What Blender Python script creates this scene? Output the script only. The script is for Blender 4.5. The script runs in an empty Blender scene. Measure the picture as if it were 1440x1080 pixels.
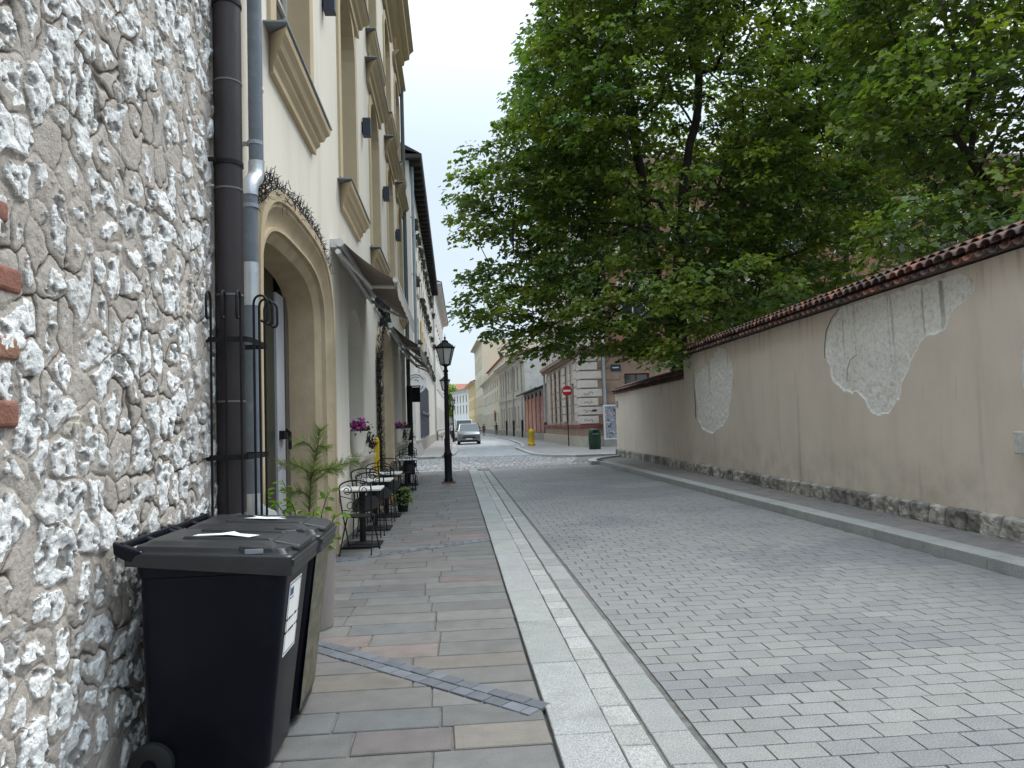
import bpy, math, random
import numpy as np
from mathutils import Vector, Matrix

SC = bpy.context.scene
COL = SC.collection
rad = math.radians
random.seed(7)
RS = np.random.RandomState(11)

# ------------------------------------------------------------------ camera
cd = bpy.data.cameras.new("camera")
cam = bpy.data.objects.new("camera", cd)
COL.objects.link(cam)
cd.sensor_fit = 'HORIZONTAL'; cd.sensor_width = 36.0; cd.lens = 26.0
cd.clip_start = 0.05; cd.clip_end = 3000
ROLL = rad(1.8)
_R = Vector((0.99685595, -0.07923523, 0.0)); _U = Vector((-0.00421688, -0.05305244, 0.99858282)); _F = Vector((0.07912294, 0.99544323, 0.05321977))
_rx = _R * math.cos(ROLL) - _U * math.sin(ROLL); _up = _R * math.sin(ROLL) + _U * math.cos(ROLL)
cam.matrix_world = Matrix(((_rx.x, _up.x, -_F.x, 0), (_rx.y, _up.y, -_F.y, 0), (_rx.z, _up.z, -_F.z, 1.6), (0, 0, 0, 1)))
SC.camera = cam

# ------------------------------------------------------------------ light: bright overcast sky, weak broad sun
SUN_EL, SUN_AZ = 54.0, 46.0          # azimuth clockwise from +Y (down the street) towards +X
w = bpy.data.worlds.new("World"); SC.world = w; w.use_nodes = True
nt = w.node_tree; N = nt.nodes; L = nt.links; N.clear()
out = N.new('ShaderNodeOutputWorld'); bg = N.new('ShaderNodeBackground')
sky = N.new('ShaderNodeTexSky'); sky.sky_type = 'NISHITA'; sky.sun_disc = False
sky.sun_elevation = rad(SUN_EL); sky.sun_rotation = rad(SUN_AZ)
sky.air_density = 1.0; sky.dust_density = 3.0; sky.ozone_density = 1.0
tc = N.new('ShaderNodeTexCoord'); mp = N.new('ShaderNodeMapping'); mp.inputs['Scale'].default_value = (1, 1, 3.0)
nz = N.new('ShaderNodeTexNoise'); nz.inputs['Scale'].default_value = 2.2; nz.inputs['Detail'].default_value = 6; nz.inputs['Roughness'].default_value = 0.55
cr = N.new('ShaderNodeValToRGB'); cr.color_ramp.elements[0].position = 0.25; cr.color_ramp.elements[0].color = (0.70, 0.70, 0.70, 1)
cr.color_ramp.elements[1].position = 0.75; cr.color_ramp.elements[1].color = (0.97, 0.97, 0.97, 1)
sx = N.new('ShaderNodeSeparateXYZ')
mr = N.new('ShaderNodeMapRange'); mr.inputs['From Min'].default_value = 0.30; mr.interpolation_type = 'SMOOTHSTEP'; mr.inputs['From Max'].default_value = 1.0
mr.inputs['To Min'].default_value = 4.6; mr.inputs['To Max'].default_value = 18.5      # an overcast sky is brightest overhead
cl = N.new('ShaderNodeVectorMath'); cl.operation = 'SCALE'; cl.inputs[0].default_value = (0.84, 0.98, 1.09)
mx = N.new('ShaderNodeMix'); mx.data_type = 'RGBA'
L.new(tc.outputs['Generated'], mp.inputs['Vector']); L.new(mp.outputs[0], nz.inputs['Vector']); L.new(nz.outputs['Fac'], cr.inputs[0])
L.new(tc.outputs['Generated'], sx.inputs[0]); L.new(sx.outputs['Z'], mr.inputs['Value']); L.new(mr.outputs[0], cl.inputs['Scale'])
L.new(cr.outputs[0], mx.inputs[0]); L.new(sky.outputs[0], mx.inputs[6]); L.new(cl.outputs[0], mx.inputs[7])
L.new(mx.outputs[2], bg.inputs['Color']); bg.inputs['Strength'].default_value = 0.13
L.new(bg.outputs[0], out.inputs['Surface'])
sl = bpy.data.lights.new("sun", 'SUN'); sl.energy = 1.5; sl.angle = rad(20); sl.color = (1.0, 0.96, 0.90)
so = bpy.data.objects.new("sun", sl); COL.objects.link(so); so.location = (10, 5, 40)
_d = Vector((math.sin(rad(SUN_AZ)) * math.cos(rad(SUN_EL)), math.cos(rad(SUN_AZ)) * math.cos(rad(SUN_EL)), math.sin(rad(SUN_EL))))
so.rotation_euler = _d.to_track_quat('Z', 'Y').to_euler()
SC.view_settings.view_transform = 'Standard'; SC.view_settings.look = 'None'
SC.view_settings.exposure = 0.62; SC.view_settings.gamma = 1.0; SC.view_settings.use_curve_mapping = False
SC.render.engine = 'CYCLES'
SC.cycles.use_denoising = True
SC.cycles.max_bounces = 6; SC.cycles.diffuse_bounces = 3; SC.cycles.transparent_max_bounces = 6

# ------------------------------------------------------------------ numpy noise
_T = RS.rand(256, 256)
def vn(x, y, s=0):
    x = np.asarray(x, float) + s * 17.31; y = np.asarray(y, float) + s * 9.73
    i = np.floor(x).astype(int); j = np.floor(y).astype(int); fx = x - i; fy = y - j
    fx = fx * fx * (3 - 2 * fx); fy = fy * fy * (3 - 2 * fy)
    a = _T[i & 255, j & 255]; b = _T[(i + 1) & 255, j & 255]; c = _T[i & 255, (j + 1) & 255]; d = _T[(i + 1) & 255, (j + 1) & 255]
    return (a * (1 - fx) + b * fx) * (1 - fy) + (c * (1 - fx) + d * fx) * fy
def fbm(x, y, s=0, o=4, g=0.5):
    r = 0; a = 1; t = 0
    for k in range(o):
        r = r + a * vn(x * 2 ** k, y * 2 ** k, s + k * 3); t += a; a *= g
    return r / t

# ------------------------------------------------------------------ materials
def S(nodes, t, **kw):
    n = nodes.new(t)
    for k, v in kw.items(): setattr(n, k, v)
    return n
_mats = {}
def mat(name, col, rough=0.75, var=0.16, scale=2.5, bump=0.15, bscale=60.0, metal=0.0, attr=None, spec=0.35, stretch=None, dirt=None, dscale=1.2, speck=0.0, speckscale=300.0, clear=0.0):
    """Procedural surface: base colour broken up by two noises, optional stain colour, optional per-piece colour attribute, noise bump."""
    if name in _mats: return _mats[name]
    m = bpy.data.materials.new(name); m.use_nodes = True
    nt = m.node_tree; N = nt.nodes; L = nt.links
    b = N['Principled BSDF']; b.inputs['Roughness'].default_value = rough; b.inputs['Metallic'].default_value = metal
    b.inputs['Specular IOR Level'].default_value = spec; b.inputs['Coat Weight'].default_value = clear
    tc = S(N, 'ShaderNodeTexCoord'); vec = tc.outputs['Object']
    if stretch:
        mp = S(N, 'ShaderNodeMapping'); mp.inputs['Scale'].default_value = stretch; L.new(vec, mp.inputs[0]); svec = mp.outputs[0]
    else: svec = vec
    n1 = S(N, 'ShaderNodeTexNoise'); n1.inputs['Scale'].default_value = scale; n1.inputs['Detail'].default_value = 8; n1.inputs['Roughness'].default_value = 0.62
    L.new(svec, n1.inputs['Vector'])
    mr = S(N, 'ShaderNodeMapRange'); mr.inputs['From Min'].default_value = 0.28; mr.inputs['From Max'].default_value = 0.72
    mr.inputs['To Min'].default_value = 1 - var; mr.inputs['To Max'].default_value = 1 + var
    L.new(n1.outputs['Fac'], mr.inputs['Value'])
    if attr:
        at = S(N, 'ShaderNodeAttribute', attribute_name=attr); base = at.outputs['Color']
    else:
        rg = S(N, 'ShaderNodeRGB'); rg.outputs[0].default_value = (*col, 1); base = rg.outputs[0]
    if dirt:
        n3 = S(N, 'ShaderNodeTexNoise'); n3.inputs['Scale'].default_value = dscale; n3.inputs['Detail'].default_value = 9; n3.inputs['Roughness'].default_value = 0.65
        L.new(svec, n3.inputs['Vector'])
        r3 = S(N, 'ShaderNodeMapRange'); r3.inputs['From Min'].default_value = 0.52; r3.inputs['From Max'].default_value = 0.72; L.new(n3.outputs['Fac'], r3.inputs['Value'])
        r3.inputs['To Max'].default_value = dirt[3] if len(dirt) > 3 else 0.7
        md = S(N, 'ShaderNodeMix', data_type='RGBA'); L.new(r3.outputs[0], md.inputs[0]); L.new(base, md.inputs[6]); md.inputs[7].default_value = (*dirt[:3], 1); base = md.outputs[2]
    vm = S(N, 'ShaderNodeVectorMath', operation='SCALE'); L.new(base, vm.inputs[0]); L.new(mr.outputs[0], vm.inputs['Scale']); fin = vm.outputs[0]
    if speck:
        n4 = S(N, 'ShaderNodeTexNoise'); n4.inputs['Scale'].default_value = speckscale; n4.inputs['Detail'].default_value = 2; L.new(vec, n4.inputs['Vector'])
        r4 = S(N, 'ShaderNodeMapRange'); r4.inputs['From Min'].default_value = 0.3; r4.inputs['From Max'].default_value = 0.7
        r4.inputs['To Min'].default_value = 1 - speck; r4.inputs['To Max'].default_value = 1 + speck; L.new(n4.outputs['Fac'], r4.inputs['Value'])
        v2 = S(N, 'ShaderNodeVectorMath', operation='SCALE'); L.new(fin, v2.inputs[0]); L.new(r4.outputs[0], v2.inputs['Scale']); fin = v2.outputs[0]
    L.new(fin, b.inputs['Base Color'])
    if bump:
        n2 = S(N, 'ShaderNodeTexNoise'); n2.inputs['Scale'].default_value = bscale; n2.inputs['Detail'].default_value = 4; L.new(svec, n2.inputs['Vector'])
        bp = S(N, 'ShaderNodeBump'); bp.inputs['Strength'].default_value = bump; bp.inputs['Distance'].default_value = 0.02
        L.new(n2.outputs['Fac'], bp.inputs['Height']); L.new(bp.outputs[0], b.inputs['Normal'])
    _mats[name] = m
    return m
def glass(name, col=(0.03, 0.035, 0.04), rough=0.06):
    return mat(name, col, rough=rough, var=0.3, scale=0.7, bump=0.03, bscale=3, spec=0.9)

# ------------------------------------------------------------------ mesh building
class MB:
    def __init__(s): s.v = []; s.f = []; s.mi = []; s.c = []; s.cur = 0; s.col = (1, 1, 1)
    def add(s, vs, fs, mi=None):
        o = len(s.v); s.v += [tuple(p) for p in vs]
        for f in fs: s.f.append(tuple(i + o for i in f)); s.mi.append(s.cur if mi is None else mi); s.c.append(s.col)
    def box(s, x0, x1, y0, y1, z0, z1, mi=None):
        s.add([(x0, y0, z0), (x1, y0, z0), (x1, y1, z0), (x0, y1, z0), (x0, y0, z1), (x1, y0, z1), (x1, y1, z1), (x0, y1, z1)],
              [(3, 2, 1, 0), (4, 5, 6, 7), (0, 1, 5, 4), (1, 2, 6, 5), (2, 3, 7, 6), (3, 0, 4, 7)], mi)
    def hexa(s, p, mi=None):
        s.add(p, [(3, 2, 1, 0), (4, 5, 6, 7), (0, 1, 5, 4), (1, 2, 6, 5), (2, 3, 7, 6), (3, 0, 4, 7)], mi)
    def tube(s, pts, r, n=8, caps=True, mi=None):
        pts = [Vector(p) for p in pts]; k = len(pts)
        rr = r if isinstance(r, (list, tuple)) else [r] * k
        vs = []; up = None
        for i in range(k):
            t = (pts[min(i + 1, k - 1)] - pts[max(i - 1, 0)])
            if t.length < 1e-9: t = Vector((0, 0, 1))
            t.normalize()
            if up is None:
                a = Vector((0, 0, 1)) if abs(t.z) < 0.9 else Vector((1, 0, 0))
                up = (a - t * a.dot(t)).normalized()
            else:
                up = up - t * up.dot(t)
                if up.length < 1e-6: up = t.orthogonal()
                up.normalize()
            sd = t.cross(up)
            for j in range(n):
                a = 2 * math.pi * j / n
                vs.append(pts[i] + (up * math.cos(a) + sd * math.sin(a)) * rr[i])
        fs = [(i * n + j, i * n + (j + 1) % n, (i + 1) * n + (j + 1) % n, (i + 1) * n + j) for i in range(k - 1) for j in range(n)]
        if caps: fs += [tuple(range(n - 1, -1, -1)), tuple((k - 1) * n + j for j in range(n))]
        s.add(vs, fs, mi)
    def lathe(s, prof, c=(0, 0, 0), n=20, mi=None, sq=None):
        vs = []; fs = []; k = len(prof)
        for r, z in prof:
            for j in range(n):
                a = 2 * math.pi * (j + 0.5) / n; vs.append((c[0] + r * math.cos(a), c[1] + r * math.sin(a), c[2] + z))
        for i in range(k - 1):
            for j in range(n): fs.append((i * n + j, i * n + (j + 1) % n, (i + 1) * n + (j + 1) % n, (i + 1) * n + j))
        fs += [tuple(range(n - 1, -1, -1)), tuple((k - 1) * n + j for j in range(n))]
        s.add(vs, fs, mi)
    def prism(s, poly, d, mi=None):
        """poly: 3D points of a planar outline; d: extrusion vector."""
        k = len(poly); d = Vector(d); P = [Vector(p) for p in poly]
        s.add(P + [p + d for p in P], [tuple(range(k - 1, -1, -1)), tuple(range(k, 2 * k))] + [(i, (i + 1) % k, k + (i + 1) % k, k + i) for i in range(k)], mi)
    def sphere(s, c, r, n=12, m=8, sc=(1, 1, 1), mi=None):
        vs = []; fs = []
        for i in range(1, m):
            t = math.pi * i / m
            for j in range(n):
                a = 2 * math.pi * j / n; vs.append((c[0] + sc[0] * r * math.sin(t) * math.cos(a), c[1] + sc[1] * r * math.sin(t) * math.sin(a), c[2] + sc[2] * r * math.cos(t)))
        vs.append((c[0], c[1], c[2] + r * sc[2])); vs.append((c[0], c[1], c[2] - r * sc[2])); T = len(vs) - 2
        for i in range(m - 2):
            for j in range(n): fs.append((i * n + j, (i + 1) * n + j, (i + 1) * n + (j + 1) % n, i * n + (j + 1) % n))
        for j in range(n): fs.append((T, j, (j + 1) % n)); fs.append((T + 1, (m - 2) * n + (j + 1) % n, (m - 2) * n + j))
        s.add(vs, fs, mi)
    def build(s, name, mats, parent=None, smooth=False, bevel=0.0, color=False, seg=2, loc=None):
        me = bpy.data.meshes.new(name); me.from_pydata([tuple(v) for v in s.v], [], s.f)
        for m in (mats if isinstance(mats, (list, tuple)) else [mats]): me.materials.append(m)
        me.polygons.foreach_set('material_index', s.mi)
        if color:
            ca = me.color_attributes.new('Col', 'FLOAT_COLOR', 'CORNER')
            arr = np.ones((len(me.loops), 4), np.float32); i = 0
            for p, c in zip(me.polygons, s.c):
                k = p.loop_total; arr[i:i + k, :3] = c; i += k
            ca.data.foreach_set('color', arr.ravel())
        return link(name, me, parent, smooth, bevel, seg, loc)
def link(name, me, parent=None, smooth=False, bevel=0.0, seg=2, loc=None):
    me.update()
    if smooth:
        me.polygons.foreach_set('use_smooth', [True] * len(me.polygons))
        try: me.set_sharp_from_angle(angle=rad(38))
        except Exception: pass
    o = bpy.data.objects.new(name, me); COL.objects.link(o)
    if parent: adopt(o, parent)
    if loc: o.location = loc
    if bevel:
        bm = o.modifiers.new('bevel', 'BEVEL'); bm.width = bevel; bm.segments = seg; bm.limit_method = 'ANGLE'; bm.angle_limit = rad(35)
    return o
def np_mesh(name, V, F, mats, parent=None, attrs=None, cols=None, smooth=False):
    """Fast mesh from numpy arrays; attrs: dict of per-vertex floats, cols: per-vertex colours."""
    me = bpy.data.meshes.new(name); V = np.asarray(V, np.float32); F = np.asarray(F, np.int32); k = F.shape[1]
    me.vertices.add(len(V)); me.vertices.foreach_set('co', V.ravel())
    me.loops.add(F.size); me.loops.foreach_set('vertex_index', F.ravel())
    me.polygons.add(len(F)); me.polygons.foreach_set('loop_start', np.arange(0, F.size, k, dtype=np.int32))
    try: me.polygons.foreach_set('loop_total', np.full(len(F), k, np.int32))
    except Exception: pass
    me.update(calc_edges=True)
    for m in (mats if isinstance(mats, (list, tuple)) else [mats]): me.materials.append(m)
    for a, arr in (attrs or {}).items():
        at = me.attributes.new(a, 'FLOAT', 'POINT'); at.data.foreach_set('value', np.asarray(arr, np.float32).ravel())
    if cols is not None:
        ca = me.color_attributes.new('Col', 'FLOAT_COLOR', 'POINT'); c4 = np.ones((len(V), 4), np.float32); c4[:, :3] = cols; ca.data.foreach_set('color', c4.ravel())
    me.polygons.foreach_set('use_smooth', np.full(len(F), bool(smooth)))
    o = bpy.data.objects.new(name, me); COL.objects.link(o)
    if parent: adopt(o, parent)
    return o
WORLD = set()                      # things whose parts are written in world coordinates
def adopt(o, parent):
    o.parent = parent
    if parent.name in WORLD: o.matrix_parent_inverse = Matrix.Translation(-Vector(parent.location))
def wthing(*a, **k):
    o = thing(*a, **k); WORLD.add(o.name); return o
def thing(name, label, cat, loc=(0, 0, 0), rz=0, group=None):
    o = bpy.data.objects.new(name, None); COL.objects.link(o); o.empty_display_size = 0.2
    o.location = loc; o.rotation_euler = (0, 0, rz); return tag(o, label, cat, group)
def tag(o, label, cat, group=None):
    o['label'] = label; o['category'] = cat; o['kind'] = 'thing'
    if group: o['group'] = group
    return o
def struct(o, k='structure'):
    o['kind'] = k; return o
def dup(root, loc, rz, label, rot=None):
    def cp(o, par):
        c = o.copy(); COL.objects.link(c); c.parent = par
        for ch in [x for x in o.children]: cp(ch, c)
        return c
    r = cp(root, None); r.location = loc; r.rotation_euler = rot if rot else (0, 0, rz); r['label'] = label
    return r

# ------------------------------------------------------------------ facades with openings
def facade(mb, O, Uv, Nv, u0, u1, z0, z1, ops, depth=0.25, mi=0, mir=None, reveal=True, wall=True):
    """Wall face on the plane through O along Uv and +Z, outward normal Nv. ops: (ua, ub, za, zb, rise) openings, arched when rise > 0."""
    O = Vector(O); Uv = Vector(Uv); Nv = Vector(Nv); mir = mi if mir is None else mir
    P = lambda u, z, d=0.0: O + Uv * u + Vector((0, 0, z)) + Nv * d
    us = sorted(set([u0, u1] + [o[0] for o in ops] + [o[1] for o in ops])); zs = sorted(set([z0, z1] + [o[2] for o in ops] + [o[3] for o in ops]))
    flip = Uv.cross(Vector((0, 0, 1))).dot(Nv) < 0
    def quad(a, b, c, d, m): mb.add([a, b, c, d], [(3, 2, 1, 0) if flip else (0, 1, 2, 3)], m)
    for i in range(len(us) - 1) if wall else ():
        for j in range(len(zs) - 1):
            uc = (us[i] + us[i + 1]) / 2; zc = (zs[j] + zs[j + 1]) / 2
            if any(o[0] < uc < o[1] and o[2] < zc < o[3] for o in ops): continue
            quad(P(us[i], zs[j]), P(us[i + 1], zs[j]), P(us[i + 1], zs[j + 1]), P(us[i], zs[j + 1]), mi)
    for ua, ub, za, zb, rise in ops:
        arc = arch_pts(ua, ub, zb, rise)
        if rise > 0 and wall:
            for k in range(len(arc) - 1):
                (a, za_), (b, zb_) = arc[k], arc[k + 1]
                quad(P(a, za_), P(b, zb_), P(b, zb), P(a, zb), mi)
        if reveal:
            path = [(ua, za)] + arc + [(ub, za), (ua, za)]
            for k in range(len(path) - 1):
                (a, za_), (b, zb_) = path[k], path[k + 1]
                mb.add([P(a, za_), P(b, zb_), P(b, zb_, -depth), P(a, za_, -depth)], [(0, 1, 2, 3) if not flip else (3, 2, 1, 0)], mir)
def arch_pts(ua, ub, zb, rise, n=10):
    if rise <= 0: return [(ua, zb), (ub, zb)]
    c = (ua + ub) / 2; a = (ub - ua) / 2
    if rise > 0.9:      # basket arch of the stone doorways
        n = 22; f = lambda q: math.copysign(abs(q) ** 0.62, q)
        return [(c - a * f(math.cos(math.pi * k / n)), zb - rise + rise * math.sin(math.pi * k / n) ** 0.62) for k in range(n + 1)]
    return [(c - a * math.cos(math.pi * k / n), zb - rise + rise * math.sin(math.pi * k / n)) for k in range(n + 1)]
def framed(mb, O, Uv, Nv, ua, ub, za, zb, rise, wid, th, d0, mi=0):
    """A flat band round an opening (outside it), th thick from depth d0 outwards."""
    O = Vector(O); Uv = Vector(Uv); Nv = Vector(Nv)
    P = lambda u, z, d: O + Uv * u + Vector((0, 0, z)) + Nv * d
    ai = [(ua, za)] + arch_pts(ua, ub, zb, rise) + [(ub, za)]
    c = (ua + ub) / 2; hw = (ub - ua) / 2
    ao = []
    for (u, z) in ai:
        k = (hw + wid) / hw
        ao.append((c + (u - c) * k, z if z <= za + 1e-6 else (z + wid * min(1, max(0.0, (z - (zb - rise)) / max(rise, 1e-6)) if rise > 0 else 1))))
    n = len(ai)
    for k in range(n - 1):
        A, B, C, D = ai[k], ai[k + 1], ao[k + 1], ao[k]
        mb.add([P(*A, d0), P(*B, d0), P(*C, d0), P(*D, d0), P(*A, d0 + th), P(*B, d0 + th), P(*C, d0 + th), P(*D, d0 + th)],
               [(4, 5, 6, 7), (0, 1, 5, 4), (1, 2, 6, 5), (2, 3, 7, 6), (3, 0, 4, 7), (3, 2, 1, 0)], mi)
def window(parent, O, Uv, Nv, ua, ub, za, zb, rise, depth, mf, mg, label=None, cols=2, rows=3, fw=0.07):
    O = Vector(O); Uv = Vector(Uv).normalized(); Nv = Vector(Nv).normalized()
    P = lambda u, z, d: O + Uv * u + Vector((0, 0, z)) + Nv * d
    mb = MB()
    def bar(a, b, c, d, t0, t1): mb.hexa([P(a, c, t0), P(b, c, t0), P(b, c, t1), P(a, c, t1), P(a, d, t0), P(b, d, t0), P(b, d, t1), P(a, d, t1)])
    t0, t1 = -depth, -depth + 0.06
    bar(ua, ua + fw, za, zb, t0, t1); bar(ub - fw, ub, za, zb, t0, t1); bar(ua + fw, ub - fw, za, za + fw, t0, t1); bar(ua + fw, ub - fw, zb - fw, zb, t0, t1)
    for k in range(1, cols):
        u = ua + (ub - ua) * k / cols; bar(u - fw * 0.5, u + fw * 0.5, za + fw, zb - fw, t0, t1 - 0.004)
    for k in range(1, rows):
        z = za + (zb - za) * k / rows; bar(ua + fw, ub - fw, z - fw * 0.35, z + fw * 0.35, t0, t1 - 0.01)
    f = mb.build('window', mf, parent)
    g = MB(); g.add([P(ua, za, t0 + 0.02), P(ub, za, t0 + 0.02), P(ub, zb, t0 + 0.02), P(ua, zb, t0 + 0.02)], [(0, 1, 2, 3)])
    g.build('pane', mg, f)
    if label: f['label'] = label
    return f
def profile_run(mb, O, Uv, Nv, ua, ub, prof, mi=0, taper=True):
    """Sweep a moulding profile [(d, z), ...] from ua to ub with closed ends (returns are mitred by the projection when taper)."""
    O = Vector(O); Uv = Vector(Uv); Nv = Vector(Nv); n = len(prof)
    vs = []
    for side, u in ((-1, ua), (1, ub)):
        for d, z in prof: vs.append(O + Uv * (u + (side * d if taper else 0)) + Vector((0, 0, z)) + Nv * d)
    fs = [(i, i + 1, n + i + 1, n + i) for i in range(n - 1)]
    # returns on both ends
    for side, off in ((0, 0), (1, n)):
        u = (ua, ub)[side]
        ws = [O + Uv * u + Vector((0, 0, z)) for d, z in prof]
        base = len(vs); vs += ws
        for i in range(n - 1): fs.append((off + i, off + i + 1, base + i + 1, base + i))
    mb.add(vs, fs, mi)
SILL = [(0.0, -0.34), (0.05, -0.34), (0.05, -0.27), (0.09, -0.22), (0.09, -0.17), (0.13, -0.15), (0.15, -0.09), (0.19, -0.05), (0.20, 0.0), (0.0, 0.03)]
# ================================================================== GROUND
M_joint = mat('joint_grit', (0.135, 0.13, 0.12), rough=0.95, var=0.4, scale=9, bump=0.4, bscale=150)
M_slab = mat('pavement_slab', (0.2, 0.2, 0.2), rough=0.62, var=0.16, scale=6, bump=0.22, bscale=90, attr='Col', speck=0.10, speckscale=220, dirt=(0.085, 0.082, 0.076, 0.5), dscale=2.6)
M_granite = mat('granite', (0.35, 0.35, 0.34), rough=0.55, var=0.10, scale=5, bump=0.2, bscale=160, attr='Col', speck=0.42, speckscale=125, dirt=(0.14, 0.137, 0.13, 0.4), dscale=1.4)
M_drain = mat('drain_brick', (0.10, 0.11, 0.13), rough=0.5, var=0.15, scale=8, bump=0.15, bscale=100, attr='Col')
def stones(name, cx, cy, hx, hy, z, col, mats, ang=None, inset=0.006, jit=0.004, depth=0.03, ztilt=0.002, parent=None):
    cx, cy, hx, hy = [np.asarray(a, float) for a in (cx, cy, hx, hy)]; n = len(cx); col = np.asarray(col, float)
    z = np.full(n, z, float) if np.isscalar(z) else np.asarray(z, float)
    ang = np.zeros(n) if ang is None else np.asarray(ang, float)
    sx = np.array([-1, 1, 1, -1.]); sy = np.array([-1, -1, 1, 1.])
    jx = RS.uniform(-jit, jit, (n, 4)); jy = RS.uniform(-jit, jit, (n, 4)); jz = RS.uniform(-ztilt, ztilt, (n, 4))
    V = np.zeros((n, 12, 3))
    for k, (ins, dz) in enumerate(((inset, 0.0), (inset * 0.25, -0.005), (0.0, -depth))):
        lx = sx[None] * (hx[:, None] - ins) + jx; ly = sy[None] * (hy[:, None] - ins) + jy
        c, s = np.cos(ang)[:, None], np.sin(ang)[:, None]
        V[:, k * 4:k * 4 + 4, 0] = cx[:, None] + lx * c - ly * s; V[:, k * 4:k * 4 + 4, 1] = cy[:, None] + lx * s + ly * c
        V[:, k * 4:k * 4 + 4, 2] = z[:, None] + dz + jz
    f = [[0, 1, 2, 3]] + [[a + 4, (a + 1) % 4 + 4, (a + 1) % 4, a] for a in range(4)] + [[a + 8, (a + 1) % 4 + 8, (a + 1) % 4 + 4, a + 4] for a in range(4)]
    F = (np.array(f)[None] + (np.arange(n) * 12)[:, None, None]).reshape(-1, 4)
    return np_mesh(name, V.reshape(-1, 3), F, mats, parent, cols=np.repeat(col, 12, axis=0))
def slab(name, poly, z0, z1, m):
    mb = MB(); mb.prism([(x, y, z0) for x, y in poly], (0, 0, z1 - z0)); return mb.build(name, m)
M_far_sett = mat('far_sett', (0.30, 0.302, 0.305), rough=0.5, var=0.22, scale=1.2, bump=0.35, bscale=9, speck=0.15, speckscale=14)
M_far_pave = mat('far_paving', (0.25, 0.232, 0.22), rough=0.7, var=0.2, scale=1.5, bump=0.25, bscale=6, speck=0.12, speckscale=9)
M_asph = mat('asphalt_patch', (0.12, 0.12, 0.125), rough=0.8, var=0.2, scale=3, bump=0.3, bscale=120)
M_earth = mat('earth', (0.10, 0.09, 0.07), rough=0.95, var=0.3, scale=1, bump=0.3, bscale=10)
g = MB(); g.add([(-900, -300, -0.06), (900, -300, -0.06), (900, 1500, -0.06), (-900, 1500, -0.06)], [(0, 1, 2, 3)]); struct(g.build('ground', M_earth))
# joints bed under the laid stones
struct(slab('road_bed', [(-1.7, -3), (5.3, -3), (5.3, 31), (-1.7, 31)], -0.05, -0.010, M_joint))
struct(slab('pavement_bed', [(-1.7, -3), (0.44, -3), (0.44, 26.4), (-1.7, 26.4)], -0.009, 0.012, M_joint))
# --- road pavers in courses across the street
cx, cy, hx, hy, cc = [], [], [], [], []
y = -1.0; row = 0
while y < 26.6:
    d = 0.158 if y < 27 else 0.2
    x = 1.20 - (0.12 if row % 2 else 0.0) - random.uniform(0, .03)
    while x < 5.25:
        ln = random.uniform(0.225, 0.265); a, b = max(x, 1.195), min(x + ln, 5.245)
        if b - a > 0.05:
            cx.append((a + b) / 2); cy.append(y + d / 2); hx.append((b - a) / 2 - 0.0028); hy.append(d / 2 - 0.0028)
        x += ln
    y += d; row += 1
cx, cy = np.array(cx), np.array(cy)
wear = fbm(cx * 0.55, cy * 0.8, 5, 3) + 0.16 * np.exp(-((cx - 2.9) / 1.3) ** 2) + 0.10 * (RS.rand(len(cx)) - 0.5)
wear = np.clip((wear - 0.575) / 0.09, 0, 1)[:, None] * (cy[:, None] < 22)
base = np.array([0.222, 0.220, 0.213])[None] * (1 + 0.03 * RS.randn(len(cx), 1)) + RS.randn(len(cx), 3) * 0.002
col = base * (1 - wear) + wear * np.array([0.178, 0.178, 0.182])[None] * (1 + 0.03 * RS.randn(len(cx), 1))
struct(stones('road', cx, cy, hx, hy, 0.0, np.clip(col, .1, .5), M_granite, inset=0.0025, jit=0.002, ztilt=0.0012))
# --- kerb slabs, sett row and gutter row along the left kerb
def strip(name, x0, x1, y0, y1, lens, z, colr, m, var=0.06, gap=0.004, **k):
    a, b, c, d, e = [], [], [], [], []
    y = y0
    while y < y1:
        ln = random.uniform(*lens); a.append((x0 + x1) / 2); b.append(y + ln / 2); c.append((x1 - x0) / 2 - gap); d.append(ln / 2 - gap); y += ln
    n = len(a); cl = np.array(colr)[None] * (1 + var * RS.randn(n, 1)) + RS.randn(n, 3) * 0.0025
    return struct(stones(name, a, b, c, d, z, np.clip(cl, .05, .7), m, **k))
strip('kerb', 0.45, 0.755, -1, 25.6, (0.85, 1.15), 0.03, (0.30, 0.30, 0.29), M_granite, depth=0.05)
strip('sett_row', 0.757, 0.935, -1, 25.4, (0.24, 0.31), 0.012, (0.325, 0.322, 0.308), M_granite, var=0.09)
strip('gutter', 0.95, 1.165, -1, 25.4, (0.36, 0.46), 0.002, (0.27, 0.268, 0.258), M_granite, var=0.06)
# --- pavement slabs, long side across the pavement
cx, cy, hx, hy, cc = [], [], [], [], []
PAL = [(0.205, 0.205, 0.20), (0.225, 0.215, 0.20), (0.19, 0.20, 0.21), (0.265, 0.225, 0.185), (0.255, 0.19, 0.17), (0.215, 0.18, 0.18), (0.235, 0.225, 0.21), (0.20, 0.195, 0.19)]
y = -1.0
while y < 25.9:
    d = random.uniform(0.27, 0.335); x = 0.445
    while x > -1.62:
        ln = random.uniform(0.44, 0.84)
        if x - ln < -1.45: ln = x + 1.625
        g_ = 0.008 if y > 4.2 else 0.012
        cx.append(x - ln / 2); cy.append(y + d / 2); hx.append(ln / 2 - g_ / 2); hy.append(d / 2 - g_ / 2)
        p = PAL[min(int(random.random() ** 1.25 * len(PAL)), 7)]; k = random.uniform(0.60, 0.80); cc.append([(q * .62 + .38 * g0) * k for q, g0 in zip(p, (.195, .187, .178))]); x -= ln
    y += d
struct(stones('pavement', cx, cy, hx, hy, 0.022, cc, M_slab, inset=0.006, jit=0.005, ztilt=0.002))
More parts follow.
